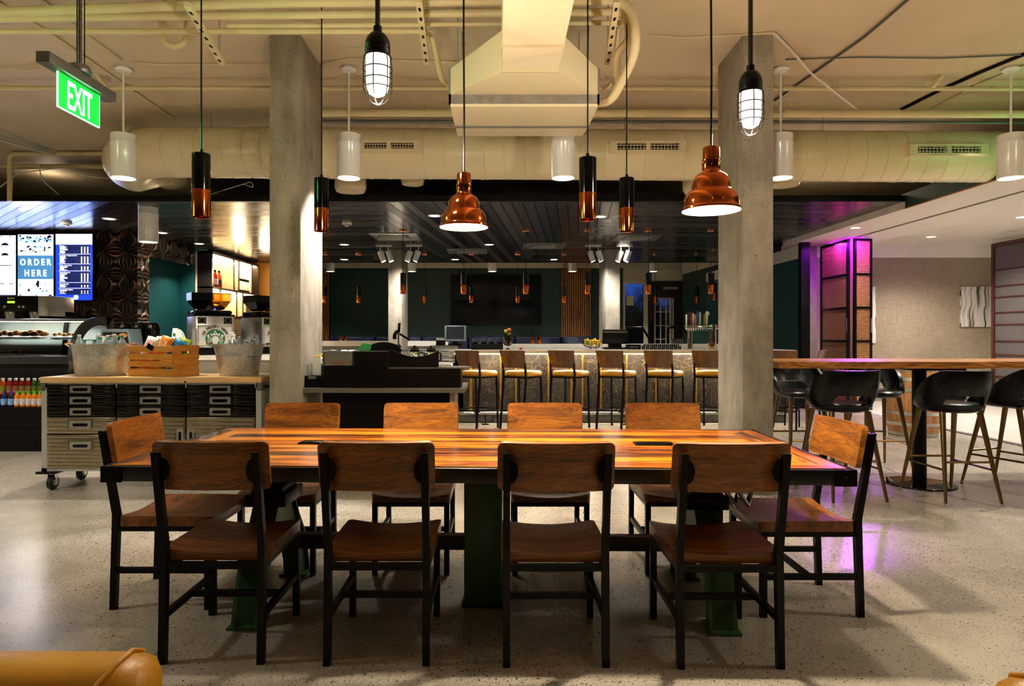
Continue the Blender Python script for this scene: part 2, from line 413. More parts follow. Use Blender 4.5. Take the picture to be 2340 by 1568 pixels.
BLACKLEATHER = m_leather('black_leather', '#020202', '#050505', .27, .22)
NAVYLEATHER = m_leather('navy_leather', '#0c1430', '#182347', .3)
CANVAS = m_canvas()
PAPER = plain('white_paper', '#ece9e2', .7, var=.03)
RUBBER = plain('black_rubber', '#0b0b0b', .6, var=.2)
GLASS = glass('clear_glass'); AMBER = glass('amber_plastic', '#d9832a', .05)
FROST = plain('frosted_screen_paper', '#575350', .6, var=.06)
BOTTLEPLASTIC = glass('clear_bottle_plastic', '#dcebf2', .06, 1.2)
L_WHITE = emit('lamp_lens_white', '#fff4e2', 9); L_JAR = emit('glowing_jar_glass', '#fff1df', 1.8)
L_WARM = emit('warm_led', '#ffd9a0', 14); L_BULB = emit('warm_bulb', '#ffc890', 16)
L_CAN = emit('downlight_lens', '#fff2dd', 8); L_MAG = emit('magenta_led', '#c218ff', 12); L_ORANGE = emit('amber_glow', '#ff8a30', 5)
LINER = plain('white_shade_lining', '#f6e6d2', .5, var=.02)

# ------------------------------------------------------------------ setting
struct(MB().box(-9.5, 13.5, -3.5, 21.5, -.12, 0), 'floor', FLOOR)
struct(MB().box(-9.5, 13.5, -3.5, 21.5, CEIL, CEIL+.12), 'ceiling', CREAM)
struct(MB().box(-9.62, -9.5, -3.5, 21.5, -.12, CEIL), 'wall_left', OFFWHITE)
struct(MB().box(13.5, 13.62, -3.5, 21.5, -.12, CEIL), 'wall_right', OFFWHITE)
struct(MB().box(-9.5, 13.5, -3.62, -3.5, -.12, CEIL), 'wall_behind', plain('dark_olive_wall_paint', '#4a4438', .6))
# far wall of the lounge: deep green with a cream band, glazed entry to its right
YB = 20.0
WXR = wx(1424, YB)
mb = MB(); mb.box(-9.5, WXR, YB, YB+.12, 0, 3.38)
struct(mb, 'wall_far', GREENWALL)
struct(MB().box(-9.5, 7.4, YB-.02, YB+.12, 3.38, CEIL), 'trim_1', OFFWHITE)
struct(MB().box(WXR, 7.4, YB, YB+.12, 2.98, 3.38), 'trim_2', OFFWHITE)
struct(MB().box(-9.5, 5.4, YB-.55, YB-.5, 3.62, CEIL-.0), 'trim_3', OFFWHITE)
# night outside the entry glass
t = NT('dusk_garden'); v = t.co(); nz = t.noise(v, 1.2, 6, .7); sx = t.n('SeparateXYZ', {0: v})
f = t.m('ADD', t.m('MULTIPLY', t.m('SUBTRACT', sx.outputs[2], 2.2), .35), nz)
NIGHT = t.base((.01,.01,.01,1), .9)
t.set(t.b.inputs['Emission Color'], t.ramp(f, [(.4, C('#030405')), (.58, C('#0a0d10')), (.7, C('#1d2f66')), (.9, C('#3357b0'))])); t.set(t.b.inputs['Emission Strength'], .8)
struct(MB().box(WXR-.6, 8.0, YB+1.2, YB+1.3, -.12, 3.6), 'trim_4', NIGHT)
# window 1 and door 1
X0, X1, X2 = wx(1428, YB), wx(1470, YB), wx(1556, YB)
w1 = struct(MB().box(X0-.06, X0, YB-.05, YB+.1, 0, 2.98).box(X1, X1+.13, YB-.05, YB+.1, 0, 2.98).box(X0, X1, YB-.05, YB+.1, 2.9, 2.98).box(X0, X1, YB-.05, YB+.1, 0, .1), 'window_1', OFFWHITE)
MB().box(X0, X1, YB, YB+.02, .1, 2.9).build('pane', GLASS, w1)
MB().box(wx(1432,YB-.05), wx(1448.5,YB-.05), YB-.03, YB-.005, wz(698,YB-.05), wz(676.5,YB-.05)).build('notice', plain('cream_notice_paper', '#d8d2b0', .7), w1)
DX0, DX1 = X1+.13, X2
d1 = tag(MB().box(DX0, DX0+.22, YB-.04, YB+.06, 0, 2.98).box(DX1-.24, DX1+.05, YB-.04, YB+.06, 0, 2.98).box(DX0+.22, DX1-.24, YB-.04, YB+.06, 2.45, 2.98).box(DX0+.22, DX1-.24, YB-.04, YB+.06, 0, .35).build('door_1', plain('dark_brown_door', '#24110c', .4)), kind='structure')
gx0, gx1 = DX0+.22, DX1-.24; mb = MB()
for i in range(4): mb.box(gx0+(gx1-gx0)*i/3.0*.9-.012, gx0+(gx1-gx0)*i/3*.9+.012, YB-.06, YB, .35, 2.45)
for i in range(6): mb.box(gx0, gx1, YB-.06, YB, .35+2.1*i/5-.012, .35+2.1*i/5+.012)
mb.box(gx1-.12, gx1, YB-.06, YB, .35, 2.45)
mb.build('muntin', OFFWHITE, d1)
MB().box(gx0, gx1, YB+.0, YB+.02, .35, 2.45).build('pane', GLASS, d1)
MB().bar((DX0+.1, YB-.1, 1.0), (DX0+.1, YB-.1, 1.75), .08, .03).build('door_handle', BLACKSTEEL, d1)
MB().box(gx0+.25, gx0+.7, YB-.09, YB-.04, 2.72, 2.8).build('door_closer', STEEL, d1)
struct(MB().box(X2+.05, X2+.2, YB-.1, YB+.1, 0, 2.98), 'trim_17', OFFWHITE)
# angled green wall right of the entry, then the dark wall beyond the bar
p0 = (wx(1560, 19.6), 19.6); p1 = (wx(1640, 16.9), 16.9)
struct(MB().prism([p0, p1, (p1[0]+.12, p1[1]), (p0[0]+.12, p0[1])], 'xy', 0, 3.15), 'wall_entry', GREENWALL)
struct(MB().prism([(p0[0]-.02,p0[1]), (p1[0]-.02,p1[1]), (p1[0]+.12, p1[1]), (p0[0]+.12, p0[1])], 'xy', 3.15, CEIL), 'trim_5', OFFWHITE)
# green side wall between bar and mesh doors
struct(MB().box(5.52, 5.62, 11.9, 17.2, 0, 2.72), 'wall_bar', TEAL)
struct(MB().box(5.50, 5.62, 11.9, 17.2, 2.72, 2.95), 'trim_6', WHITEPAINT)
struct(MB().box(5.50, 5.66, 11.78, 11.9, 0, 3.0), 'trim_7', BLACK)
# concrete columns
def column(name, x0, x1, y0, y1, top, label):
    o = MB().box(x0, x1, y0, y1, 0, top, .012).build(name, CONC)
    return tag(o, label, 'column')
column('concrete_column', wx(615,5.3), wx(687,5.3), 5.3, 5.96, CEIL, 'tall pitted concrete column between the drawer cart and the black condiment counter')
column('concrete_column', wx(1697,5.3), wx(1768,5.3), 5.3, 5.9, CEIL, 'tall pitted concrete column at the left end of the high table')
column('concrete_column', wx(887,13.5), wx(918,13.5), 13.5, 14.4, SOF, 'far concrete column behind the bar, left of the black video wall')
column('concrete_column', wx(1384,13.5), wx(1417,13.5), 13.5, 14.4, SOF, 'far concrete column behind the bar, right of the oak slat panel')
column('concrete_column', wx(1846,12.3), wx(1868,12.3), 12.3, 12.7, 3.0, 'narrow far concrete column left of the woven mesh doors')

# ---- dark plank ceiling over coffee bar and bar
YF = 8.68; YR = 15.9
zones = [([(-9.5,YF),(-4.9,YF),(-6.9,YR),(-9.5,YR)],0), ([(-4.9,YF),(-1.5,YF),(-3.1,YR),(-6.9,YR)],1),
         ([(-1.5,YF),(1.95,YF),(.55,YR),(-3.1,YR)],2), ([(1.95,YF),(5.46,YF),(5.46,YR),(.55,YR)],3)]
mb = MB()
for pts, k in zones:
    mb.mi = k; mb.prism(pts, 'xy', SOF, SOF+.06)
o = struct(mb, 'ceiling_planks', PLANK)
struct(MB().box(-9.5, 5.46, YF-.03, YF+.03, SOF-.005, SOF+.075).box(-9.5, 5.46, YR-.0, YR+.06, SOF-.005, SOF+.12), 'trim_8', BLACK)
struct(MB().box(-4.55, 3.9, 11.4, 11.46, SOF+.06, CEIL), 'wall_plenum', DARKVOID)
struct(MB().box(3.9, 5.46, 11.4, 11.46, SOF+.06, CEIL), 'trim_9', CREAM)
w = struct(MB().box(-9.5, -4.55, 11.4, 11.46, SOF+.06, CEIL), 'trim_10', GREYWALL)
# ---- header running to the mesh doors, right-hand room
HX = 5.44
struct(MB().box(HX, 6.14, 3.0, 8.64, 3.0, 3.2).box(HX, 6.14, 8.64, 12.4, 3.0, 3.2).box(6.22, 6.9, 3.0, 12.4, 3.0, 3.2), 'trim_11', WHITEPAINT)
struct(MB().box(HX-.02, HX, 3.0, 8.64, 3.004, 3.2), 'trim_12', GREENWALL)
struct(MB().box(HX-.022, HX-.0, 3.0, 8.66, 2.994, 3.006), 'trim_13', SLATWOOD)
struct(MB().box(6.14, 6.22, 3.0, 12.4, 3.02, 3.1), 'trim_14', BLACK)
struct(MB().box(6.9, 13.5, 3.0, 12.8, 3.08, 3.2), 'ceiling_lounge', WHITEPAINT)
struct(MB().box(5.62, 13.5, 12.8, 12.9, 0, 2.84), 'wall_lounge', WALLPAPER)
struct(MB().box(5.62, 13.5, 12.78, 12.9, 2.84, 3.08), 'trim_15', WHITEPAINT)
struct(MB().box(6.13, 6.21, 3.0, 9.7, 0, .012), 'trim_16', MIDGREY)
t = plain('pale_room_floor', '#c9c6bf', .3, var=.06, scale=3)
struct(MB().box(6.21, 13.5, 3.0, 12.8, 0, .006), 'floor_lounge', t)
# ---- coffee bar walls
CB = 11.15
struct(MB().box(-9.5, -6.22, CB, CB+.12, 0, SOF), 'wall_menu', COPPERTILE)
mb = MB().box(-6.34, -6.22, CB+.12, 11.52, 0, SOF).box(-6.34, -6.22, 11.52, 13.2, 2.71, SOF)
struct(mb, 'wall_passage', COPPERTILE_S)
struct(MB().box(-6.62, -6.52, 11.3, 14.5, 0, SOF), 'wall_corridor', TEAL)
struct(MB().box(-6.52, -6.22, 13.2, 13.3, 0, SOF), 'wall_corridor_end', TEAL)
struct(MB().box(-9.5, -4.75, 16.0, 16.1, 0, CEIL), 'wall_mustard', MUSTARD)
# ------------------------------------------------------------------ dining chairs
def back_board(hw, z0, z1, r, yf, th, mat, name, parent, nu=17):
    vs = sorted(set([0, r*.08, r*.3, r*.6, r] + lin(r, (z1-z0)-r, 5) + [(z1-z0)-r*.6, (z1-z0)-r*.3, (z1-z0)-r*.08, z1-z0]))
    def half(v):
        d = min(v, (z1-z0)-v)
        return hw if d >= r else hw - r + math.sqrt(max(0, r*r-(r-d)**2))
    def f(u, v):
        v_ = min(max(v, 0), z1-z0); x = u*half(v_)
        return (x, yf(x, z0+v), z0+v)
    return MB().shell(f, lin(-1, 1, nu), vs, th).build(name, mat, parent)
def make_chair():
    t = thing('dining_chair', '', 'chair')
    # sitter looks to +Y; backrest at -Y
    f = lambda x, y: .428 + .019*(abs(x)/.215)**2 - .006*max(0, (y-.16)/.075)**2
    hwid = lambda y: 1.0 - .075*max(0, 1-min(y+.205, .235-y)/.03)**2
    mb = MB(); us = lin(-.215, .215, 13); vs = [-.205,-.2,-.19,-.175,-.08,.015,.11,.205,.22,.23,.235]
    top = [[mb.bm.verts.new((x*hwid(y), y, f(x,y))) for y in vs] for x in us]; bot = [[mb.bm.verts.new((x*hwid(y), y, .398)) for y in vs] for x in us]
    for i in range(12):
        for j in range(10):
            mb._f([top[i][j], top[i+1][j], top[i+1][j+1], top[i][j+1]]); mb._f([bot[i][j], bot[i][j+1], bot[i+1][j+1], bot[i+1][j]])
    for i in range(12):
        mb._f([top[i][0], bot[i][0], bot[i+1][0], top[i+1][0]]); mb._f([top[i][-1], top[i+1][-1], bot[i+1][-1], bot[i][-1]])
    for j in range(10):
        mb._f([top[0][j], top[0][j+1], bot[0][j+1], bot[0][j]]); mb._f([top[-1][j], bot[-1][j], bot[-1][j+1], top[-1][j+1]])
    mb.build('seat', CHAIRWOOD, t)
    lean = lambda z: -.222 - .075*max(0, (z-.45)/.42)
    back_board(.23, .688, .882, .022, lambda x, z: lean(z) + .022 + .028*(x/.23)**2 - .006, .024, CHAIRWOOD, 'backrest', t)
    for s in (-1, 1):
        x = .195*s
        P = [(-.25,0),(-.222,0),(-.205,.45),(lean(.845)+.014,.845),(lean(.845)-.012,.848),(-.237,.45)]
        MB().prism(P, 'yz', x-.014, x+.014).build('rear_post', BLACKSTEEL, t)
        MB().bar((x,.213,0), (x,.213,.398), .028).build('leg', BLACKSTEEL, t)
        # half-disc plate holding the board
        P = [(x-s*.012, .775+.048), (x-s*.012, .775-.048)] + [(x - s*(.012+.032*math.cos(a)), .775+.048*math.sin(a)) for a in lin(-1.3, 1.3, 9)]
        MB().prism(P, 'xz', lean(.775)+.0, lean(.775)+.012).build('bracket', BLACKSTEEL, t)
    mb = MB()
    for s in (-1, 1): mb.box(s*.195-.012, s*.195+.012, -.21, .21, .372, .397)
    mb.box(-.19, .19, -.235, -.21, .372, .397).box(-.19, .19, .2, .224, .372, .397)
    mb.build('seat_frame', BLACKSTEEL, t)
    mb = MB()
    for s in (-1, 1): mb.bar((s*.195,-.225,.185), (s*.195,.2,.185), .02, .026)
    mb.bar((-.185,.0,.185), (.185,.0,.185), .02, .026)
    mb.build('stretcher', BLACKSTEEL, t)
    return t
ch = make_chair()
GRP_F, GRP_B, GRP_E = 'dining chairs on the near side of the table', 'dining chairs on the far side of the table', 'dining chairs at the table ends'
near = [-1.138, -.482, .225, .905]; far = [-1.205, -.478, .282, 1.005]
first = True
for i, x in enumerate(near):
    lab = 'wooden dining chair with its back to the camera, %s of four' % ordn(i, 4)
    loc = (x, 2.805 - .012*i, 0)
    o = ch if first else dup(ch, loc)
    first = False
    o.location = loc; tag(o, lab, 'chair', GRP_F)
for i, x in enumerate(far):
    o = dup(ch, (x, 3.735, 0), PI, 'wooden dining chair facing the camera behind the table, %s of four' % ordn(i, 4)); o['group'] = GRP_B
o = dup(ch, (-1.595, 3.275, 0), -PI/2, 'wooden dining chair at the left head of the table, before the drawer cart'); o['group'] = GRP_E
o = dup(ch, (1.435, 3.19, 0), PI/2, 'wooden dining chair at the right head of the table, before the leather stools'); o['group'] = GRP_E

# ------------------------------------------------------------------ plank dining table
tb = thing('dining_table', 'long reclaimed plank dining table with green iron pedestal, in the middle of the floor', 'table', (-.09, 3.21, 0), math.radians(-1.4))
Lh, Wh, Zt = 1.53, .552, .76; E = .17
mb = MB().prism([(-Lh+.012,-Wh+.012),(Lh-.012,-Wh+.012),(Lh-E,-Wh+E),(-Lh+E,-Wh+E)], 'xy', .705, Zt)  # near border
mb.prism([(-Lh+.012,Wh-.012),(Lh-.012,Wh-.012),(Lh-E,Wh-E),(-Lh+E,Wh-E)], 'xy', .705, Zt)
mb.box(-Lh+E, Lh-E, -Wh+E, Wh-E, .705, Zt)
mb.build('tabletop', TOP_X, tb)
for s in (-1, 1):
    MB().prism([(s*(Lh-.012),-Wh+.012),(s*(Lh-.012),Wh-.012),(s*(Lh-E),Wh-E),(s*(Lh-E),-Wh+E)], 'xy', .705, Zt).build('end_board', TOP_Y, tb)
FR = plain('dark_oiled_edge', '#120b09', .35, .2, var=.2)
mb = MB()
for s in (-1, 1):
    mb.box(-Lh, Lh, s*Wh-.012, s*Wh+.012, .695, .757, .004); mb.box(s*Lh-.012, s*Lh+.012, -Wh, Wh, .695, .757, .004)
mb.build('edge_band', FR, tb)
for sx in (-1, 1):
    for sy in (-1, 1):
        k = MB().box(sx*(Lh+.016), sx*(Lh-.07), sy*(Wh+.016), sy*(Wh+.008), .692, .758).box(sx*(Lh+.016), sx*(Lh+.008), sy*(Wh+.016), sy*(Wh-.07), .692, .758).build('corner_bracket', BLACKSTEEL, tb)
        MB().lathe([(0,.012),(.006,.01),(.009,.0)], 10, M=Matrix.Translation((sx*(Lh-.03), sy*(Wh+.016), .725)) @ Matrix.Rotation(PI/2*(1 if sy < 0 else -1), 4, 'X')).build('bolt', BLACKSTEEL, k)
for x, y in ((-.815, .03), (.86, .03)):
    o = MB().box(x-.098, x+.098, y-.045, y+.045, Zt-.002, Zt+.006, .004).build('power_outlet', BLACKPLASTIC, tb)
    MB().box(x-.085, x+.085, y-.035, y+.035, Zt+.006, Zt+.009, .002).build('lid', BLACKGLOSS, o)
o = MB().box(-.075, .107, -.11, .11, 0, .695, .01).build('pedestal', GREENPAINT, tb)
MB().box(-.085, .117, -.12, .12, 0, .012).build('foot_plate', BLACKSTEEL, o)
for tx in (-1.03, 1.08):
    # arched casting standing across the table
    out = [(-.385,0),(-.385,.02),(-.355,.03),(-.335,.12),(-.29,.24),(-.2,.35),(-.11,.42),(-.10,.475),(.10,.475),(.11,.42),(.2,.35),(.29,.24),(.335,.12),(.355,.03),(.385,.02),(.385,0),(.265,0),(.255,.08),(.21,.18),(.13,.25),(.0,.28),(-.13,.25),(-.21,.18),(-.255,.08),(-.265,0)]
    q = MB()
    n = len(out)//2
    half_o = out[:15]+[]; inner = out[16:]
    # web and flanges of the arch built as a strip of quads
    O_ = [(-.365,0),(-.35,.06),(-.335,.12),(-.29,.24),(-.2,.35),(-.12,.475),(.12,.475),(.2,.35),(.29,.24),(.335,.12),(.35,.06),(.365,0)]
    I_ = [(-.255,0),(-.248,.05),(-.24,.1),(-.2,.19),(-.13,.25),(-.05,.275),(.05,.275),(.13,.25),(.2,.19),(.24,.1),(.248,.05),(.255,0)]
    for k in range(len(O_)-1):
        q.prism([O_[k], O_[k+1], I_[k+1], I_[k]], 'yz', tx-.045, tx+.045)
        q.prism([O_[k], O_[k+1], (O_[k+1][0]*.965, O_[k+1][1]*.965), (O_[k][0]*.965, O_[k][1]*.965)], 'yz', tx-.062, tx+.062)
    for s in (-1, 1): q.box(tx-.07, tx+.07, s*.25, s*.39, 0, .014)
    o = q.build('trestle', GREENPAINT, tb)
    MB().box(tx-.1, tx+.1, -.13, .13, .475, .535, .006).box(tx-.075, tx+.075, -.1, .1, .535, .56).build('top_block', BLACKSTEEL, o)
    q = MB()
    for y in (-.06, .06): q.cyl((tx, y, .56), (tx, y, .70), .017).cyl((tx, y, .56), (tx, y, .6), .032, n=6)
    q.build('jack_screw', BLACKSTEEL, o)
MB().box(-1.05, 1.1, -.03, .03, .245, .315, .004).build('stretcher', FR, tb)
MB().box(-1.2, 1.25, -.3, -.27, .655, .69).box(-1.2, 1.25, .27, .3, .655, .69).build('under_rail', BLACKSTEEL, tb)
MB().tube([(.3,-.2,.69),(.33,-.24,.62),(.42,-.25,.59),(.5,-.26,.6),(.62,-.27,.66),(.7,-.27,.69)], .008, 8).tube([(-.85,-.2,.69),(-.6,-.22,.65),(-.1,-.22,.645),(.1,-.22,.64),(.3,-.22,.6),(.4,-.25,.59)], .007, 8).build('power_cable', RUBBER, tb)
q = MB()
for x in (1.2, 1.26): q.tube([(x,.02,.69),(x-.02,.0,.6),(x+.01,-.03,.52),(x+.05,.0,.47),(x+.08,.02,.55),(x+.07,.03,.69)], .014, 10)
q.build('chrome_hook', CHROME, tb)

# ------------------------------------------------------------------ drawer cart
CXL, CXR, CF, CBK = wx(95,5.42), wx(597,5.42), 5.42, 5.93
cart = thing('drawer_cart', 'wide rolling drawer cart with ribbed steel fronts and maple top, carrying the tubs and crate', 'cart', ((CXL+CXR)/2, CF, 0))
hw = (CXR-CXL)/2
MB().box(-hw-.004, hw+.004, -.012, .525, .905, .952, .003).build('worktop', MAPLE, cart)
fr = MB().box(-hw, -hw+.045, 0, .045, .165, .905).box(hw-.045, hw, 0, .045, .165, .905).box(-hw, hw, 0, .03, .862, .905).box(-hw, hw, 0, .04, .165, .19)
fr.box(-hw, -hw+.012, .045, .51, .165, .905).box(hw-.012, hw, .045, .51, .165, .905).box(-hw, hw, .5, .51, .165, .905).box(-hw, hw, .04, .51, .165, .185)
fr.build('frame', GREYPAINT, cart)
MB().box(-hw+.045, hw-.045, .03, .05, .19, .862).build('carcass', BLACK, cart)
q = MB()
for s in (-1, 1): q.box(s*(hw+.006), s*(hw-.035), -.006, .0, .838, .91, .004).box(s*(hw+.006), s*hw, 0, .08, .838, .91)
q.build('corner_plate', MIDGREY, cart)
def cpx(px): return wx(px, CF) - (CXL+CXR)/2
def cpz(py): return wz(py, CF)
def ribbed(x0, x1, z0, z1, name, mat, n, hx=None, vertical=False):
    q = MB().box(x0, x1, -.004, .03, z0, z1, .003)
    for i in range(n):
        z = z0 + (z1-z0)*(i+.5)/n; h = (z1-z0)/n*.34
        segs = [(x0+.012, x1-.012)]
        if hx and abs(z-hx[2]) < .035+h: segs = [(x0+.012, hx[0]-.012), (hx[1]+.012, x1-.012)]
        for a, b in segs: q.box(a, b, -.011, 0, z-h, z+h, .003)
    return q.build(name, mat, cart)
def pull(parent, x, z, bright=STEEL, vert=False):
    w, h = (.088, .03) if not vert else (.03, .09)
    q = MB().prism(rrect(2*w if not vert else .055, 2*h if not vert else .16, .008, 3, x, z), 'xz', -.016, -.004); 
    p = q.build('handle', bright, parent)
    q = MB()
    if not vert: q.prism(rrect(.125, .026, .012, 4, x, z-.002), 'xz', -.019, -.0155)
    else: q.prism(rrect(.022, .1, .01, 4, x, z), 'xz', -.019, -.0155)
    return p, q
cols = [(107,265),(267,424),(426,583)]
for c, (a, b) in enumerate(cols):
    xa, xb = cpx(a)+.002, cpx(b)-.002; xm = (xa+xb)/2 + (cpx(185)-cpx(186))*0
    for (ya, yb) in ((878,901),(903.5,926.5),(929,952)):
        z1, z0 = cpz(ya), cpz(yb)
        d = ribbed(xa, xb, z0, z1, 'drawer', BLACKDRAWER, 3, (xm-.095, xm+.095, (z0+z1)/2))
        p, q = pull(d, xm, (z0+z1)/2); q.mi = 0
        g = q; g.build('finger_slot', BLACKGLOSS, d)
    if c == 0:
        for (ya, yb, yh, n) in ((954,991,970,4),(993.5,1071,1018,9)):
            z1, z0 = cpz(ya), cpz(yb); zh = cpz(yh)
            d = ribbed(xa, xb, z0, z1, 'drawer', DARKSTEEL, n, (xm-.095, xm+.095, zh))
            p, q = pull(d, xm, zh); q.build('finger_slot', BLACKGLOSS, d)
    else:
        z1, z0 = cpz(954), cpz(1071); xh = cpx(413) if c == 1 else cpx(438)
        d = ribbed(xa, xb, z0, z1, 'door', DARKSTEEL, 13, (xh-.03, xh+.03, cpz(1000)))
        p, q = pull(d, xh, cpz(1000), vert=True); q.build('finger_slot', BLACKGLOSS, d)
q = MB()
for px, py in ((425,873),(101,889),(437,970)): q.lathe([(0,.012),(.008,.012),(.011,.006),(.012,0)], 14, M=Matrix.Translation((cpx(px), -.004, cpz(py))) @ Matrix.Rotation(PI/2, 4, 'X'))
q.build('lock', CHROME, cart)
o = MB().box(cpx(557), cpx(580), -.004, 0, cpz(874), cpz(869)).build('badge', BLACKGLOSS, cart)
MB().text('ULTRAHD', .017, at(XZ, cpx(568.5), -.005, cpz(873)), .0004).build('lettering', WHITEGLOSS, o)
MB().box(-hw-.03, -hw+.13, -.03, .5, .145, .165).build('bumper', BLACKPLASTIC, cart)
MB().box(hw-.13, hw+.03, -.03, .5, .145, .165).build('bumper', BLACKPLASTIC, cart)
for x in (-hw+.06, hw-.06):
    for y in (.05, .43):
        o = MB().tube([(x-.026,y+.0,.062),(x-.026,y,.062)], .062, 24).lathe([(.0,-.022),(.05,-.022),(.062,-.014),(.0635,0),(.062,.014),(.05,.022),(0,.022)], 24, M=Matrix.Translation((x, y, .0635)) @ Matrix.Rotation(PI/2, 4, 'Y')).build('caster_wheel', RUBBER, cart)
        MB().box(x-.034, x-.028, y-.02, y+.02, .05, .145).box(x+.028, x+.034, y-.02, y+.02, .05, .145).box(x-.04, x+.04, y-.04, y+.04, .135, .145).lathe([(0,-.03),(.02,-.03),(.03,-.025),(.03,.025),(.02,.03),(0,.03)], 16, M=Matrix.Translation((x, y, .0635)) @ Matrix.Rotation(PI/2, 4, 'Y')).build('caster_fork', CHROME, o)
MB().tube([(hw+.004,.06,.87),(hw+.05,.06,.87),(hw+.05,.44,.87),(hw+.004,.44,.87)], .012, 10).build('push_handle', BLACKSTEEL, cart)

# ------------------------------------------------------------------ tubs, bottles, crate on the cart
def tub(label, px, w_top, w_bot, h):
    x, y = wx(px, 5.68), 5.68
    t = thing('metal_tub', label, 'tub', (x, y, .953), 0, 'galvanised drink tubs on the cart')
    rt, rb = w_top/2, w_bot/2; sy = .74
    prof = [(0,.004),(rb-.01,.004),(rb,0),(rb+.004,.012),(rb+(rt-rb)*.62,h*.62),(rb+(rt-rb)*.64+.003,h*.64),(rb+(rt-rb)*.66,h*.67),(rt,h-.006),(rt+.006,h-.003),(rt+.006,h+.004),(rt-.002,h+.002),(rb,.02),(0,.02)]
    MB().lathe(prof, 56, sy=sy).build('tub_body', GALV, t, ang=50)
    for s in (-1, 1):
        a = s*(rt+.004)
        k = MB().tube([(a,-.055,h-.02),(a+s*.035,-.05,h+.0),(a+s*.045,0,h+.004),(a+s*.035,.05,h),(a,.055,h-.02)], .0035, 8).build('handle', STEEL, t)
        MB().cyl((a+s*.044,-.045,h+.003), (a+s*.044,.045,h+.003), .009, n=10).build('wooden_grip', SLATWOOD, k)
    q = MB().lathe([(0,h-.05),(rt-.02,h-.05)], 40, sy=sy)
    return t
tub('galvanised tub of water bottles, left of the snack crate on the cart', 230.5, .475, .41, .27)
tub('galvanised tub of capped water bottles, right of the snack crate beside the column', 546, .425, .33, .272)
CAPTEAL = plain('teal_cap', '#0e9c86', .4); CAPWHITE = plain('white_cap', '#eeeeee', .35)
WATER = NT('water_bottle_plastic').base(C('#dcebf2'), .08, 0.0, Transmission_Weight=.55, IOR=1.2)
def bottle_proto(h, r, cap):
    t = thing('water_bottle', '', 'bottle')
    MB().lathe([(0,0),(r*.9,0),(r,.01),(r,h*.55),(r*.96,h*.58),(r,h*.62),(r*.95,h*.72),(r*.4,h*.9),(r*.4,h*.93)], 18).build('bottle_body', WATER, t)
    MB().lathe([(r*.46,h*.92),(r*.46,h*.995),(r*.42,h),(0,h)], 16).build('cap', cap, t)
    return t
def put(proto, used, loc, label, group, rz=0):
    o = proto if not used else dup(proto, loc)
    o.location = loc; o.rotation_euler.z = rz; o['label'] = label; o['group'] = group
    return o
def intub(px, d, cpx, rb, h):
    cx_, cy_ = wx(cpx, 5.68), 5.68; dx, dy = wx(px, d)-cx_, d-cy_; a, b = rb-.02, rb*.74-.05
    k = math.sqrt((dx/a)**2 + (dy/b)**2)
    if k > 1: dx, dy = dx/k, dy/k
    return cx_+dx, cy_+dy
bw, bt, bd = bottle_proto(.235, .033, CAPWHITE), bottle_proto(.235, .033, CAPTEAL), bottle_proto(.225, .03, glass('clear_cap','#f0f0f0',.15,1.2))
G = 'water bottles in the left tub'
lst = [(177,770,5.62,'w'),(193,781,5.60,'t'),(216,781,5.60,'t'),(224,770,5.72,'w'),(229,776,5.66,'t'),(245,772,5.64,'w'),(253,776,5.74,'t'),(265,776,5.66,'t'),(272,768,5.60,'w'),(287,772,5.68,'t')]
u = {'w':0,'t':0}
nn = {'w':4,'t':6}
for px, py, d, k in lst:
    z = wz(py, d) + .012 - .235 + .01
    x, d = intub(px, d, 230.5, .205, .27)
    kind = 'white' if k == 'w' else 'teal'
    put(bw if k == 'w' else bt, u[k] > 0, (x, d, max(z-.003,.976)), '%s-capped water bottle in the left tub, %s of that cap colour' % (kind, ordn(u[k], nn[k])), G); u[k] += 1
lst = [(519,782,5.58),(536,780,5.60),(546,774,5.66),(551,781,5.58),(561,781,5.66),(567,776,5.70),(573,782,5.58),(582,779,5.64),(590,772,5.68),(599,781,5.62)]
for i, (px, py, d) in enumerate(lst):
    put(bd, i > 0, intub(px, d, 546, .175, .272) + (max(wz(py, d)-.205, .976),), 'clear-capped water bottle in the right tub, %s of the ten' % ordn(i, 10), 'clear-capped bottles in the right tub')
# crate: corner nearest the camera at px 394
ca = math.radians(-15)
cr = thing('snack_crate', 'slatted pine crate of chip bags in the middle of the cart top', 'crate', (wx(394,5.45), 5.45, .953), ca)
# local: long side along -X, end panel along +Y
Lc, Wc, Hc = .455, .32, .262
for z0, z1, nm in ((0,.062,'slat'),(.082,.128,'slat'),(.142,.19,'slat'),(.208,.258,'slat')):
    MB().box(-Lc, 0, 0, .012, z0, z1, .002).build('front_slat', PINE, cr)
    MB().box(-Lc, 0, Wc-.012, Wc, z0, z1, .002).build('back_slat', PINE, cr)
def end_panel(x0, x1):
    q = MB(); hz0, hz1, ha, hb = .19, .212, Wc/2-.05, Wc/2+.05
    q.box(x0, x1, .012, Wc-.012, 0, hz0).box(x0, x1, .012, Wc-.012, hz1, Hc).box(x0, x1, .012, ha, hz0, hz1).box(x0, x1, hb, Wc-.012, hz0, hz1)
    q.build('end_panel', PINE_Y, cr)
PINE_Y = wood('pine_crate_end_wood', '#b5701a', '#d38d2a', '#dda145', 'y', .4, .9, .2, .9)
end_panel(-.014, 0); end_panel(-Lc, -Lc+.014)
MB().box(-Lc+.014, -.014, .012, Wc-.012, .004, .014).build('bottom_board', PINE, cr)
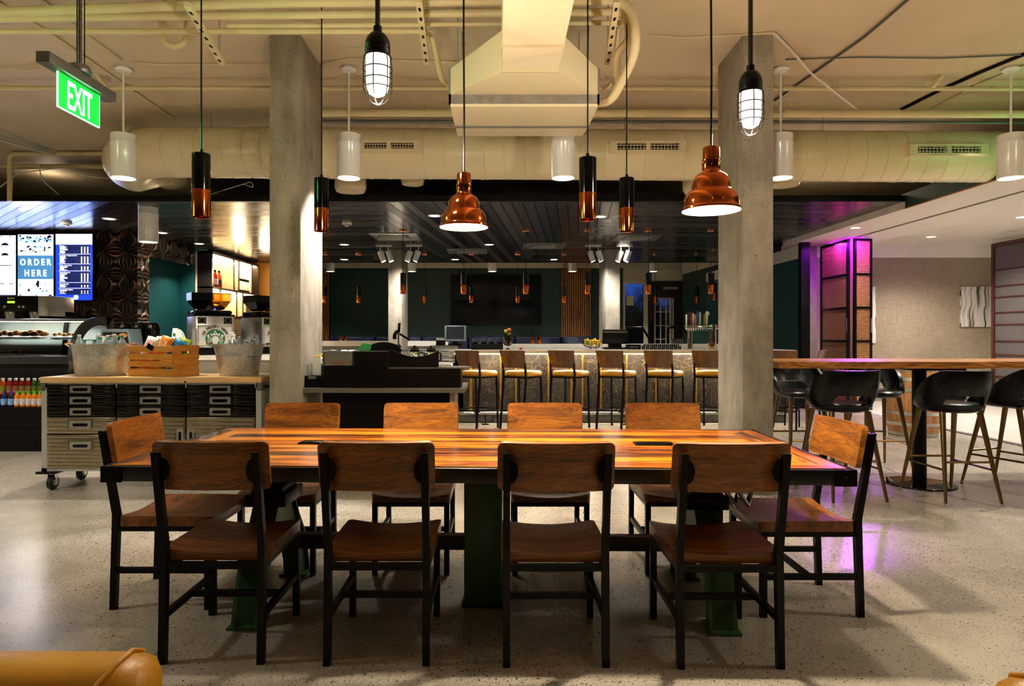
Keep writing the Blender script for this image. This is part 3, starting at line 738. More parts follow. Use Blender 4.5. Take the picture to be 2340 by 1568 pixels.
def chip_bag(label, color, color2, loc, rot, w=.15, h=.2, th=.05):
    t = NT('foil_bag'); v = t.co(); n = t.noise(v, 9, 3); z = t.n('SeparateXYZ', {0: v}).outputs[2]
    t.base(t.ramp(t.m('ADD', t.m('MULTIPLY', z, 3.2), t.m('MULTIPLY', n, .5)), [(.0, C(color)), (.35, C(color)), (.5, C(color2)), (.75, C(color))]), .28, .2); t.bump(t.noise(t.co(), 30, 3), .25, .006)
    q = MB(); nu, nv = 9, 11
    def P(i, j, s):
        u, v = -1+2*i/(nu-1), -1+2*j/(nv-1)
        b = max(0, (1-u*u)*(1-v**4))**.5
        return q.bm.verts.new((u*w/2*(1-.08*(1-v*v)), s*b*th/2 + .004*math.sin(9*u+5*v), (v+1)*h/2))
    A = [[P(i,j,1) for j in range(nv)] for i in range(nu)]; B = [[P(i,j,-1) for j in range(nv)] for i in range(nu)]
    for i in range(nu-1):
        for j in range(nv-1):
            q._f([A[i][j],A[i][j+1],A[i+1][j+1],A[i+1][j]]); q._f([B[i][j],B[i+1][j],B[i+1][j+1],B[i][j+1]])
    bmesh.ops.remove_doubles(q.bm, verts=q.bm.verts, dist=.0005)
    o = q.build('chip_bag', t.mat, None, loc, ang=60); o.rotation_euler = rot
    return tag(o, label, 'snack bag', 'chip bags in the crate')
def crl(x, y, z):
    c, s = math.cos(ca), math.sin(ca); return (wx(394,5.45)+x*c-y*s, 5.45+x*s+y*c, .953+z)
chip_bag('white and red chip bag standing at the left of the crate, behind the price tag', '#efe6e4', '#d23a2e', crl(-.37,.1,.145), (-.25,.25,-.15), .13)
chip_bag('white and orange chip bag in the crate, between the red and the orange bags', '#f3e7dc', '#f08a25', crl(-.28,.16,.14), (-.15,.12,0), .13)
chip_bag('orange chip bag standing tallest in the crate', '#f0902c', '#f6c79c', crl(-.21,.085,.15), (-.2,.3,-.2), .13)
chip_bag('blue chip bag leaning at the right end of the crate', '#1c86c8', '#0f4f86', crl(-.115,.1,.14), (-.25,.42,-.1), .12, .19)
chip_bag('green-tipped chip bag behind the blue bag in the crate', '#b7cf3f', '#5f8f2c', crl(-.12,.2,.13), (-.1,.3,0), .11)
low = [('#e9e4dc','#c9372c'),('#d2622a','#f0a040'),('#d9dc35','#4e8f35'),('#2a78b8','#e8e8e8')]
for i, (a, b) in enumerate(low):
    chip_bag('chip bag low in the crate, seen between slats, %s of four' % ordn(i,4), a, b, crl(-.39+.105*i,.07,.016), (-.02,0,0), .1, .105, .045)
tg = MB().box(-.032, .032, -.002, .002, -.022, .022).build('price_tag', BLACKGLOSS, None, (crl(-.22,-.008,.255)[0], crl(-.22,-.008,.255)[1], crl(0,0,.25)[2])); tg.rotation_euler = (0, .45, ca)
tag(tg, 'small black price tag clipped to the front of the snack crate', 'price tag')
# small clear brochure holder at the cart's back left
bh = thing('brochure_holder', 'small clear leaflet holder left of the water bottle tub, at the back of the cart', 'holder', (wx(165,5.82), 5.82, .953))
MB().box(-.04, .04, -.02, .02, 0, .004).box(-.04, .04, .014, .018, 0, .12).box(-.04, .04, -.018, -.014, 0, .05).build('acrylic_stand', GLASS, bh)
MB().box(-.036, -.002, .006, .012, .006, .115).box(.002, .036, .006, .012, .006, .115).build('leaflet', plain('brown_leaflet', '#6d5a52', .6), bh)

# ------------------------------------------------------------------ condiment island
DI = 5.36; iz = lambda py: wz(py, DI); ix = lambda px: wx(px, DI)
isl = thing('condiment_counter', 'black condiment counter with scalloped panels, right of the left concrete column', 'counter', (0,0,0))
MB().box(ix(690), ix(1062), DI, 6.0, .825, .866, .003).build('ledge', GREYLAM, isl)
MB().box(ix(727), ix(1025), DI+.14, 5.9, .02, .825).build('base', DARKBROWN, isl)
BEIGE = plain('beige_laminate', '#a58e72', .45, scale=20)
MB().box(ix(723), ix(727), DI+.13, 5.91, 0, .825).build('side_panel', BEIGE, isl)
MB().box(ix(1025), ix(1037), DI+.13, 5.91, 0, .825).build('side_panel', BEIGE, isl)
MB().box(ix(738), ix(807), DI+.02, 5.8, .866, iz(838)).build('left_cubby', DARKBROWN, isl)
MB().box(ix(807.5), ix(885), DI+.01, 5.85, .866, iz(804)).build('bin_tower', DARKBROWN, isl)
MB().box(ix(886), ix(1052), DI+.02, 5.7, .866, iz(843)).build('long_cubby', DARKBROWN, isl)
P = [(ix(812), iz(806))] + [(ix(812+(900-812)*(.5-.5*math.cos(PI*i/14))), iz(806-23*math.sin(PI*i/14))) for i in range(1, 14)] + [(ix(900), iz(806))]
MB().prism(P, 'xz', DI+.42, DI+.44).build('arched_panel', DARKBROWN, isl)
P = [(ix(886), iz(842)), (ix(1001), iz(842)), (ix(1001), iz(802))] + [(ix(1001-113*i/12), iz(802+17*math.sin(PI*min(1,i/12*1.0))**.9 - 6*i/12)) for i in range(1, 12)] + [(ix(886), iz(798))]
MB().prism(P, 'xz', DI+.05, DI+.07).build('scalloped_panel', DARKBROWN, isl)
P = [(ix(886), DI+.03),(ix(1045), DI+.03)] + [(ix(1045)+.11*math.sin(a), DI+.16-.13*math.cos(a)) for a in lin(.2, PI-.2, 8)] + [(ix(1045), DI+.29),(ix(886), DI+.29)]
MB().prism(P, 'xy', iz(843), iz(840)).build('tray_shelf', GREYLAM, isl)
MB().bar((ix(900), DI+.3, iz(803.5)), (ix(995), DI+.3, iz(803.5)), .006).build('rail', BLACKSTEEL, isl)
o = tag(MB().box(ix(692), ix(737), DI+.04, DI+.3, .867, iz(860), .004).build('black_dispenser_box', BLACKPLASTIC), 'small black box under the napkin stack, at the left end of the condiment counter', 'box')
MB().box(ix(701), ix(719), DI+.037, DI+.04, iz(867), iz(860.5)).build('sticker', MIDGREY, o)
nz = thing('napkin_holder', 'clear holder stuffed with white napkins, on the small black box by the column', 'napkin holder', (ix(716), DI+.15, iz(860)+.001))
MB().box(-.035, .035, -.045, .05, .002, .155, .004).build('napkins', PAPER, nz)
MB().box(-.048, .048, -.055, .06, 0, .003).box(.043, .046, -.055, .06, 0, .14).box(-.048, -.045, -.055, .06, 0, .1).build('clear_case', GLASS, nz)
MB().box(.0, .04, -.0, .05, .155, .175).box(-.03, .03, -.045, .0, .155, .163).build('yellow_packets', plain('yellow_packet', '#e3c23a', .5), nz)
# silver basket with a woven look and a leather pull
t = NT('woven_silver_wire'); v = t.co(rot=(0, math.radians(45), 0)); ck = t.n('TexChecker', {'Vector': v, 'Scale': 130.0}).outputs['Fac']
t.base(t.ramp(ck, [(0, C('#3b3734')), (1, C('#b9b2a6'))]), .4, .7); WEAVE = t.mat
bk = thing('silver_basket', 'silver woven basket with a brown leather pull, left of the tall black bin tower', 'basket', (ix(770.5), DI+.03, iz(838)+.001))
bw_ = (ix(806)-ix(735))/2
q = MB()
for z0, z1, a, b in ((0,.045,.96,1.0),(.045,.125,1.0,.97)):
    A, B = bw_*a, bw_*b
    q.prism([(-A,z0),(A,z0),(B,z1),(-B,z1)], 'xz', 0, .008); q.prism([(-A,z0),(A,z0),(B,z1),(-B,z1)], 'xz', .25, .258)
    for s in (-1, 1): q.box(s*A, s*(A-.008), .0, .258, z0, z1)
q.box(-bw_, bw_, 0, .258, 0, .006)
q.build('basket_body', WEAVE, bk)
MB().box(-.05, .05, -.012, -.001, .024, .038, .004).build('leather_pull', plain('brown_leather_pull', '#8a4a22', .4), bk)
MB().tube([(-bw_*.96,-.002,.127),(bw_*.96,-.002,.127),(bw_*.96,.26,.127),(-bw_*.96,.26,.127)], .005, 8, closed=True).build('rim', STEEL, bk)
for i, px in enumerate((776, 795)):
    o = MB().sphere((0,0,0), .036, 1.1, .9, .5, 14, 8).lathe([(.034,-.03),(.036,0),(.02,.02)], 14).build('white_lid', CAPWHITE, None, (ix(px), DI+.16, iz(838)+.115)); tag(o, 'white cup lid in the silver basket, %s of two' % ('left' if i == 0 else 'right'), 'lid', 'white lids in the silver basket')
o = MB().prism([(-.05,0),(.03,.0),(.05,.05),(.0,.055)], 'xz', 0, .004).prism([(-.02,.0),(.06,-.01),(.075,.045),(.01,.06)], 'xz', .02, .024).build('green_napkin', plain('green_white_leaflet', '#2f9b4d', .6), None, (ix(822), DI+.1, iz(804)+.012)); tag(o, 'crumpled green and white packet on top of the black bin tower', 'packet')
for i, px in enumerate((940, 979)):
    t = thing('milk_pitcher', 'black lidded milk jug behind the scalloped panel, %s of two' % ('left' if i == 0 else 'right'), 'jug', (ix(px), DI+.2, iz(840)+.0015), 0, 'milk jugs on the condiment counter')
    MB().lathe([(0,0),(.05,0),(.052,.02),(.046,.11),(.035,.13)], 20).build('jug_body', CHROME, t)
    MB().lathe([(.04,.125),(.044,.135),(.035,.155),(.01,.16),(.012,.175),(0,.178)], 20).build('lid', BLACKPLASTIC, t)
    MB().tube([(.045,0,.12),(.085,0,.11),(.085,0,.05),(.05,0,.035)], .008, 8).build('handle', BLACKPLASTIC, t)

# ------------------------------------------------------------------ high table and black stools
ht = thing('high_table', 'long live-edge high table on black pedestal legs, right of the right-hand column', 'table', (0,0,0))
def edge(x): return 5.30 + .012*math.sin(3.1*x) + .008*math.sin(7.7*x+1)
xs = lin(2.30, 5.6, 34)
P = [(x, edge(x)) for x in xs] + [(x, 6.06 + .012*math.sin(2.7*x)) for x in xs[::-1]]
mb = MB(); mb.prism(P, 'xy', 1.03, 1.085); mb.build('slab_top', LIVEWOOD, ht)
for x in (3.68, 5.2):
    o = MB().cyl((x,5.67,.02), (x,5.67,1.0), .056, n=28).build('pedestal', BLACKSTEEL, ht)
    MB().lathe([(0,.028),(.06,.028),(.275,.012),(.28,.004),(.28,0),(0,0)], 48, c=(x,5.67,0)).build('base_plate', BLACKGLOSS, o)
    MB().box(x-.14, x+.14, 5.53, 5.81, 1.0, 1.03, .004).build('mounting_plate', BLACKSTEEL, o)
def make_stool():
    t = thing('leather_bar_stool', '', 'stool')   # sitter looks to +Y
    MB().lathe([(0,.70),(.17,.70),(.215,.722),(.228,.748),(.215,.768),(.15,.772),(0,.764)], 40, sx=1.02, sy=1.04).build('seat', BLACKLEATHER, t, ang=60)
    def zt(a): return .80 + .225*max(0, math.cos(a*.86))**.55 if abs(a) < 1.75 else .80
    def band(u, v):
        a = u; top = 1.03 - .20*max(0, (abs(a)-.75)/1.25)**1.5*1.25
        gap = .835 if abs(a) < .62 else .835 - .105*min(1, (abs(a)-.62)/.22)
        z = gap + (top-gap)*v; bulge = .018*math.sin(PI*min(max(v,0),1))
        r = .215 + .045*(z-.75)/.28 + bulge
        return (1.05*r*math.sin(a), -1.02*r*math.cos(a) - .03*(z-.75)/.28, z)
    us = lin(-2.0, 2.0, 49)
    MB().shell(band, us, lin(0, 1, 8), .028).build('backrest', BLACKLEATHER, t, ang=60)
    for sx in (-1, 1):
        for sy in (-1, 1):
            k = MB().cyl((sx*.145, sy*.14, .705), (sx*.212, sy*.275, .028), .022, .011, 12).build('leg', BRONZE, t)
            MB().cyl((sx*.213, sy*.277, 0), (sx*.213, sy*.277, .03), .014, .011, 12).build('foot_glide', CHROME, k)
    q = MB()
    L = lambda sx, sy, z: (sx*(.145+.067*(.705-z)/.677), sy*(.14+.135*(.705-z)/.677), z)
    q.tube([L(-1,-1,.33), L(1,-1,.33)], .009, 8).tube([L(-1,1,.30), L(1,1,.30)], .009, 8).tube([L(-1,-1,.27), L(-1,1,.27)], .009, 8).tube([L(1,-1,.27), L(1,1,.27)], .009, 8)
    q.build('footrest', BRONZE, t)
    return t
st = make_stool()
spots = [((2.735,5.20),.05,'black leather bar stool with its back to the camera, nearest the right column'),
         ((3.59,5.17),.0,'black leather bar stool with its back to the camera, before the table pedestal'),
         ((4.36,5.50),.35,'black leather bar stool at the high table, cut off at the right'),
         ((2.95,6.36),PI,'black leather bar stool facing the camera, half hidden by the right concrete column'),
         ((3.70,6.36),PI-.1,'black leather bar stool facing the camera, in front of the oak barrel'),]
for i, ((x,y), rz, lab) in enumerate(spots):
    o = st if i == 0 else dup(st, (x,y,0))
    o.location = (x,y,0); o.rotation_euler = (0,0,rz); tag(o, lab, 'stool', 'black leather stools at the high table')
# barrel
bx_, by_ = wx(2086, 8.5), 8.5
ba = thing('oak_barrel', 'oak barrel with steel hoops standing behind the high table', 'barrel', (bx_, by_, 0))
pr = lambda z: .275 + .055*math.sin(PI*z/.9)
MB().lathe([(0,.01)] + [(pr(z), z) for z in lin(0,.9,19)] + [(.25,.9),(.25,.87),(0,.87)], 36).build('staves', BARRELWOOD, ba)
for z in (.03, .16, .3, .6, .74, .865):
    MB().lathe([(pr(z-.02)+.003, z-.02),(pr(z+.02)+.003, z+.02)], 36).build('hoop', STEEL, ba)

# ------------------------------------------------------------------ tan armchairs nearest the camera
def armchair(x, y, rz, label):
    t = thing('tan_armchair', label, 'armchair', (x, y, 0), rz, 'tan leather armchairs in the foreground')
    # back along +Y edge, sitter looks to -Y
    q = MB().prism(rrect(.70, .16, .05, 5, 0, 0), 'xy', .12, .12)
    q = MB().box(-.4, .4, -.02, .14, .16, .71, .055); q.build('backrest', TANLEATHER, t, ang=60)
    for s in (-1, 1): MB().tube([(s*.33,-.023,.2),(s*.33,-.023,.62),(s*.335,-.005,.695),(s*.345,.03,.712),(s*.345,.09,.712),(s*.345,.125,.695),(s*.345,.143,.62),(s*.345,.143,.2)], .005, 8).build('piping', TANLEATHER, t)
    for s in (-1, 1): MB().box(s*.4, s*.27, -.62, -.02, .16, .56, .05).build('armrest', TANLEATHER, t, ang=60)
    MB().box(-.27, .27, -.62, -.02, .3, .44, .05).build('seat_cushion', TANLEATHER, t, ang=60)
    MB().box(-.38, .38, -.6, .12, .14, .3).build('seat_base', TANLEATHER, t)
    for sx in (-1, 1):
        for sy in (-.55, .08): MB().cyl((sx*.33, sy, .15), (sx*.35, sy, 0), .02, .014, 12).build('leg', BLACKSTEEL, t)
    return t
armchair(-1.03, 1.12, 0, 'tan leather armchair at the bottom left corner of the photo')
armchair(1.26, 1.03, 0, 'tan leather armchair at the bottom right corner of the photo')
# ------------------------------------------------------------------ lights helper
def spot(loc, target, watt, col, size, blend=.5, rad=.05, name='lamp_light'):
    l = bpy.data.lights.new(name, 'SPOT'); l.energy = watt; l.color = col; l.spot_size = math.radians(size); l.spot_blend = blend; l.shadow_soft_size = rad
    o = bpy.data.objects.new(name, l); COL.objects.link(o); o.location = loc
    o.rotation_euler = (Vector(target)-Vector(loc)).to_track_quat('-Z', 'Y').to_euler(); return o
def point(loc, watt, col, rad=.1, name='lamp_light'):
    l = bpy.data.lights.new(name, 'POINT'); l.energy = watt; l.color = col; l.shadow_soft_size = rad
    o = bpy.data.objects.new(name, l); COL.objects.link(o); o.location = loc; return o
def area(loc, target, watt, col, sx, sy=None, name='lamp_light'):
    l = bpy.data.lights.new(name, 'AREA'); l.energy = watt; l.color = col; l.size = sx
    if sy: l.shape = 'RECTANGLE'; l.size_y = sy
    else: l.shape = 'DISK'
    o = bpy.data.objects.new(name, l); COL.objects.link(o); o.location = loc
    o.rotation_euler = (Vector(target)-Vector(loc)).to_track_quat('-Z', 'Y').to_euler(); return o
WARM = (1, .80, .56); NEUT = (1, .9, .76); ORG = (1, .55, .22)

# ------------------------------------------------------------------ ceiling lamps
def cylinder_lamp(x, y, z0, z1, r, zc, label, group, watt=0, name='cylinder_lamp'):
    t = thing(name, label, 'ceiling lamp', (x, y, z0), 0, group)
    h = z1 - z0
    MB().lathe([(r*.86,.012),(r*.97,.0),(r,.004),(r,h*.78),(r*1.012,h*.785),(r*1.012,h*.8),(r,h*.805),(r,h-.004),(r*.97,h),(0,h)], 40).build('housing', WHITEGLOSS, t)
    MB().lathe([(r*.88,.012),(0,.012)], 32).build('lens', L_WHITE, t)
    if zc > z1 + .05:
        MB().cyl((0,0,h-.002), (0,0,zc-z0-.03), .01, n=10).build('stem', WHITEGLOSS, t)
        MB().lathe([(0,zc-z0-.035),(.06,zc-z0-.032),(.075,zc-z0-.02),(.06,zc-z0-.018),(.06,zc-z0),(0,zc-z0)], 24).build('canopy', WHITEGLOSS, t)
    if watt: spot((x,y,z0-.01), (x,y,0), watt, NEUT, 105, .7, .08)
    return t
GC = 'white cylinder lamps hanging in front of the round duct'
front = [282, 797, 1287, 1784, 2310]
desc = ['white cylinder lamp hanging in front of the duct elbow, beside the green EXIT sign','white cylinder lamp hanging right of the left concrete column','white cylinder lamp hanging just behind the ceiling air handler','white cylinder lamp hanging right behind the right concrete column','white cylinder lamp hanging at the right edge of the photo']
for px, dl in zip(front, desc): cylinder_lamp(wx(px,5.95), 5.95, wz(408,5.95), wz(308,5.95), .107, CEIL, dl, GC, 260)
cylinder_lamp(wx(339,9.12), 9.12, wz(554,9.12), SOF+.01, .128, SOF, 'white cylinder lamp mounted on the dark plank ceiling in front of the passage', None, 90)
for px, lab in ((1125,'white cylinder lamp far back, above the middle of the video wall'),(1308,'white cylinder lamp far back in front of the oak slat panel'),(1493,'white cylinder lamp far back in front of the entry door'),(755,'white cylinder lamp far back, just right of the left concrete column'),(941,'white cylinder lamp far back, right of the far left concrete column')):
    cylinder_lamp(wx(px,18.3), 18.3, wz(621,18.3), 3.7, .125, CEIL, lab, 'white cylinder lamps of the far lounge', 200)
def drum(px, py, d, r, label, zt=3.5):
    t = thing('round_air_diffuser', label, 'air diffuser', (wx(px,d), d, wz(py,d)))
    MB().lathe([(0,.0),(r*.9,0),(r,.04),(r*.98,.2),(r*.8,.26),(r*.5,.3),(r*.5,zt-wz(py,d)),(0,zt-wz(py,d))], 36).build('drum', DUCT, t)
drum(801,438,8.35,.2,'cream round drum diffuser under the duct, right of the left concrete column')
drum(1596,440,8.35,.2,'cream round drum diffuser under the duct, left of the right concrete column')
drum(943,422,8.35,.15,'small round duct outlet behind the duct, left of the hanging copper bell')
drum(1790,425,8.35,.2,'cream round drum diffuser under the duct, right of the right concrete column')

def tube_lamp(label, loc, zc, group, canopy=False):
    t = thing('tube_pendant', label, 'pendant lamp', loc, 0, group); h = zc - loc[2]
    MB().lathe([(.05,.155),(.05,.356),(.047,.36),(.012,.362),(.009,.385),(0,.385)], 28).build('upper_tube', BLACKGLOSS, t)
    MB().lathe([(.046,.004),(.05,0),(.0505,.152),(.05,.155),(.04,.155),(.046,.15),(.046,.004)], 28).build('copper_sleeve', COPPER, t)
    MB().lathe([(0,.14),(.045,.14)], 20).lathe([(.0,.05),(.018,.06),(.022,.08),(.014,.11),(.012,.14)], 14).build('bulb', L_ORANGE, t)
    MB().cyl((0,0,.38), (0,0,h-.01), .0045, n=6).build('cord', BLACKPLASTIC, t)
    if canopy: MB().lathe([(0,h-.03),(.05,h-.03),(.07,h-.014),(.07,h),(0,h)], 22).build('canopy', COPPERBRIGHT, t)
    return t
tubes = [(460,3.67,497,'black and copper tube pendant hanging leftmost over the dining table'),(735,4.40,529,'black and copper tube pendant hanging in front of the left concrete column'),
         (1343,3.75,503,'black and copper tube pendant hanging higher, left of the closer right-hand pair'),(1432,4.38,529,'black and copper tube pendant hanging lower, right of its neighbour over the table')]
for i, (px, d, py, lab) in enumerate(tubes):
    p = (wx(px,d), d, wz(py,d))
    tube_lamp(lab, p, CEIL, 'tube pendants over the dining table'); spot((p[0],p[1],p[2]-.005), (p[0],p[1],0), 30, (1,.62,.32), 75, .6, .03)
proto = None
nearrow = [921,1060,1202,1343,1482,1625]; farrow = [742,820,970,1077,1183,1289,1497,1592]
for row, d, py, nm in ((nearrow,11.1,672,'front'),(farrow,14.3,692,'back')):
    for i, px in enumerate(row):
        loc = (wx(px,d), d, wz(py,d)+.0)
        lab = 'small tube pendant in the %s row over the bar, %s of %s' % (nm, ordn(i,len(row)), {6:'six',8:'eight'}[len(row)])
        if i == 0: proto = tube_lamp(lab, loc, SOF, 'tube pendants in the %s row over the bar' % nm, True)
        else: dup(proto, loc, None, lab)
tube_lamp('small tube pendant just left of the right concrete column, above the beer taps', (wx(1632,13.6),13.6,wz(686,13.6)), SOF, None, True)

def bell(label, px, d, py):
    p = (wx(px,d), d, wz(py,d)); t = thing('copper_bell_pendant', label, 'pendant lamp', p, 0, 'copper bell pendants over the dining table')
    prof = [(.125,0),(.127,.003),(.1265,.009),(.121,.013),(.119,.018),(.1185,.035),(.116,.052),(.109,.07),(.099,.084),(.089,.091),(.0855,.093),(.0845,.098),(.0835,.115),(.079,.135),(.068,.153),(.054,.164),(.044,.168),(.0405,.172),(.0395,.18),(.0395,.212),(.041,.216),(.041,.222),(.037,.226),(.0365,.27),(.035,.278),(.03,.282),(0,.283)]
    MB().lathe(prof, 48).build('shade', COPPER, t)
    MB().lathe([(.125,0),(.116,.02),(.113,.048),(.104,.07),(.088,.085),(.08,.092),(.078,.115),(.07,.14),(.05,.158),(0,.16)], 40).build('white_lining', LINER, t)
    MB().sphere((0,0,.075), .03, n=16, m=10).cyl((0,0,.1),(0,0,.17), .014, n=12).build('bulb', L_BULB, t)
    MB().tube([(0,0,.28),(.0015,0,.6),(-.001,0,1.0),(0,0,CEIL-p[2])], .005, 8).build('cord', BLACKPLASTIC, t)
    spot((p[0],p[1],p[2]+.02), (p[0],p[1],0), 160, (1,.84,.6), 100, .5, .05); point((p[0],p[1],p[2]+.035), 20, (1,.78,.5), .025)
bell('copper bell pendant with a glowing white inside, over the middle of the table', 1060, 3.36, 520)
bell('larger-looking copper bell pendant with a glowing white inside, in front of the right concrete column', 1625, 2.86, 482)

def cage_lamp(label, px, d, py):
    p = (wx(px,d), d, wz(py,d)); t = thing('caged_jar_pendant', label, 'pendant lamp', p, 0, 'caged jar pendants')
    MB().lathe([(.0,.04),(.02,.042),(.04,.055),(.05,.08),(.053,.11),(.055,.225),(.05,.23)], 32).build('glass_jar', L_JAR, t)
    c = [(.053,.222),(.059,.224)]
    for k in range(5): c += [(.059,.23+.011*k),(.0565,.235+.011*k)]
    c += [(.058,.285),(.05,.31),(.036,.328),(.02,.335),(.02,.365),(.012,.368),(0,.368)]
    MB().lathe(c, 32).build('socket_cap', BLACK, t)
    q = MB()
    for k in range(6):
        a = k*PI/3 + .4
        q.tube([(.062*math.cos(a),.062*math.sin(a),.225)] + [(.066*math.cos(a),.066*math.sin(a),z) for z in (.19,.13,.075)] + [(.054*math.cos(a),.054*math.sin(a),.035),(.03*math.cos(a),.03*math.sin(a),.01),(0,0,.002)], .0025, 6)
    for z, r in ((.222,.063),(.165,.067),(.115,.067),(.075,.066)):
        q.tube([(r*math.cos(a), r*math.sin(a), z) for a in lin(0, 2*PI*23/24, 24)], .0025, 6, closed=True)
    q.build('wire_cage', BLACKSTEEL, t)
    MB().cyl((0,0,.36), (0,0,CEIL-p[2]), .012, n=12).build('rod', plain('dark_bronze_rod', '#2c2522', .4, .5), t)
    point((p[0],p[1],p[2]-.03), 64, (1,.88,.7), .06)
cage_lamp('black caged jar pendant with a bright white globe, upper left of the air handler', 863, 3.02, 240)
cage_lamp('black caged jar pendant with a bright white globe, in front of the right concrete column', 1715, 3.38, 310)

# EXIT sign
ex = thing('exit_sign', 'lit green EXIT sign hanging from the ceiling at the upper left', 'exit sign', (-2.255, 3.48, 2.473))
MB().box(-.035, .035, -.28, .28, .18, .235, .003).build('housing', MIDGREY, ex)
MB().box(-.004, .004, -.17, .17, 0, .182, .001).build('panel', emit('exit_green', '#06c13a', 1.1), ex)
MX = Matrix(((0,0,1,0),(1,0,0,0),(0,1,0,0),(0,0,0,1)))
MB().text('EXIT', .205, at(MX, .0045, 0, .018), .0006, 'CENTER', .002, .5).build('lettering', emit('exit_white', '#f4fff6', 3.0), ex)
MB().box(-.005, .005, -.172, .172, -.003, .002).box(-.005, .005, -.172, -.1695, .002, .18).box(-.005, .005, .1695, .172, .002, .18).build('edge_glow', emit('exit_edge', '#9dffc0', 2.0), ex)
MB().lathe([(0,.235),(.055,.235),(.06,.25),(.05,.275),(.03,.28),(0,.28)], 24).build('ceiling_mount', MIDGREY, ex)
MB().cyl((0,-.018,.27), (0,-.018,CEIL-2.473), .003, n=8).cyl((0,.045,.27), (0,.045,CEIL-2.473), .003, n=8).build('hanger_rod', BLACKSTEEL, ex)
q = MB(); zz = lin(.275, CEIL-2.473, 60); q.tube([(.002*math.sin(z*2),.005,z) for z in zz], [.009 + .0013*(i % 2) for i in range(60)], 10); q.build('flexible_conduit', plain('dark_grey_conduit','#4a4844',.45,.5), ex)
area((-2.23,3.48,2.56), (-1,3.48,2.56), 5, (.05,1,.25), .3, .16); area((-2.28,3.48,2.56), (-4,3.48,2.56), 5, (.05,1,.25), .3, .16); point((-2.6,3.4,2.8), 2.5, (.15,1,.3), .05)
point((5.35,6.0,2.85), 9, (.05,1,.3), .12)

# ------------------------------------------------------------------ round duct with registers
du = thing('round_duct', 'large cream spiral duct running across the ceiling behind the columns', 'duct', (0,0,0))
DY, DR = 7.2, .275; zc = lambda x: 3.315 - .006*x
path = [(x,DY,zc(x)) for x in lin(6.85,-3.75,24)]
arc = [(-3.75-.62*math.sin(a), DY+.62-.62*math.cos(a), zc(-3.75)-.02*a) for a in lin(.2, PI/2*.95, 8)]
tail = [(-4.37-.02*k, DY+.66+.3*k, 3.34+.1*min(k,2)) for k in range(1, 6)]
MB().tube(path + arc + tail, DR, 40).build('duct_body', DUCT, du)
q = MB()
for x in lin(-3.6, 6.8, 49):
    q.tube([(x + .03*math.cos(a), DY + (DR+.0005)*math.cos(a), zc(x) + (DR+.0005)*math.sin(a)) for a in lin(0, 2*PI*31/32, 32)], .005, 5, closed=True)
q.build('spiral_seam', DUCT, du)
q = MB()
for x in (-4.05, -3.3, -2.6, -.2, 2.9, 4.4):
    q.tube([(x,DY,zc(x)),(x+.028,DY,zc(x))], DR+.006, 40)
q.build('joint_collar', DUCT, du)
for x in (-3.2, -.9, 1.4, 3.6):
    MB().cyl((x,DY,zc(x)+DR-.01),(x,DY,CEIL),.004,n=6).build('hanger_wire', GREYPAINT, du)
def register(px0, px1, py0, py1, lab):
    d = DY-DR-.05; t = thing('air_register', lab, 'air register', (wx((px0+px1)/2,d), d, wz((py0+py1)/2,d)), 0, 'air registers on the round duct')
    w, h = (wx(px1,d)-wx(px0,d))/2, (wz(py0,d)-wz(py1,d))/2
    q = MB().box(-w, w, -.02, .06, h*.62, h).box(-w, w, -.02, .06, -h, -h*.5).box(-w, -w*.8, -.02, .06, -h*.5, h*.62).box(w*.8, w, -.02, .06, -h*.5, h*.62).box(-.02, .02, -.02, .06, -h*.5, h*.62)
    q.build('frame', DUCT, t)
    MB().box(-w*.81, w*.81, .025, .04, -h*.52, h*.64).build('dark_opening', BLACK, t)
    q = MB()
    for i in range(19):
        x = -w*.8 + 1.6*w*i/18; q.box(x-.0025, x+.0025, .0, .02, -h*.5, h*.62)
    for z in (-.2, .3): q.box(-w*.8, w*.8, -.008, .0, h*z-.003, h*z+.003)
    q.build('louvre', DUCT, t)
register(818,960,322,347,'cream air register on the duct between the left column and the copper bell')
register(1393,1568,323,350,'cream air register on the duct left of the right concrete column')
register(2077,2257,330,357,'cream air register on the duct at the right, tinted green')

# ------------------------------------------------------------------ air handler with its supply duct
ah = thing('air_handler', 'cream ceiling air handler with a tapering duct, in the top middle', 'air handler', (0,0,0))
bx0, bx1, by0, by1 = -.347, .70, 4.54, 5.36; zb = 2.90
q = MB().prism([(by0,zb+.005),(by0,3.17),(by1,3.3),(by1,2.95),(5.2,2.935),(4.75,zb-.0)], 'yz', bx0+.008, bx1-.008)
q.build('casing', DUCT, ah)
SEAL = plain('grey_sealed_seam', '#7c766b', .6, var=.2, scale=20)
MB().box(bx0-.004, bx1+.004, by0-.012, by0+.02, 2.925, 2.99).box(bx0-.006, bx0+.012, by0-.012, by0+.03, 2.925, 3.17).box(bx1-.012, bx1+.006, by0-.012, by0+.03, 2.925, 3.17).build('flange', SEAL, ah)
MB().box(bx0+.006, bx1-.006, 5.0, 5.035, 2.912, 2.93).build('seam_strip', SEAL, ah)
dx0, dx1, dz0, dz1 = .022, .375, 2.972, 3.235
q = MB()
A = [(bx0,by0,2.985),(bx1,by0,2.985),(bx1,by0,3.165),(bx0,by0,3.165)]; B = [(dx0,4.1,dz0),(dx1,4.1,dz0),(dx1,4.1,dz1),(dx0,4.1,dz1)]
VA = [q.bm.verts.new(p) for p in A]; VB = [q.bm.verts.new(p) for p in B]
for i in range(4): q._f([VA[i], VA[(i+1)%4], VB[(i+1)%4], VB[i]])
bmesh.ops.recalc_face_normals(q.bm, faces=q.bm.faces[:]); q.build('transition', DUCT, ah, flat=True)
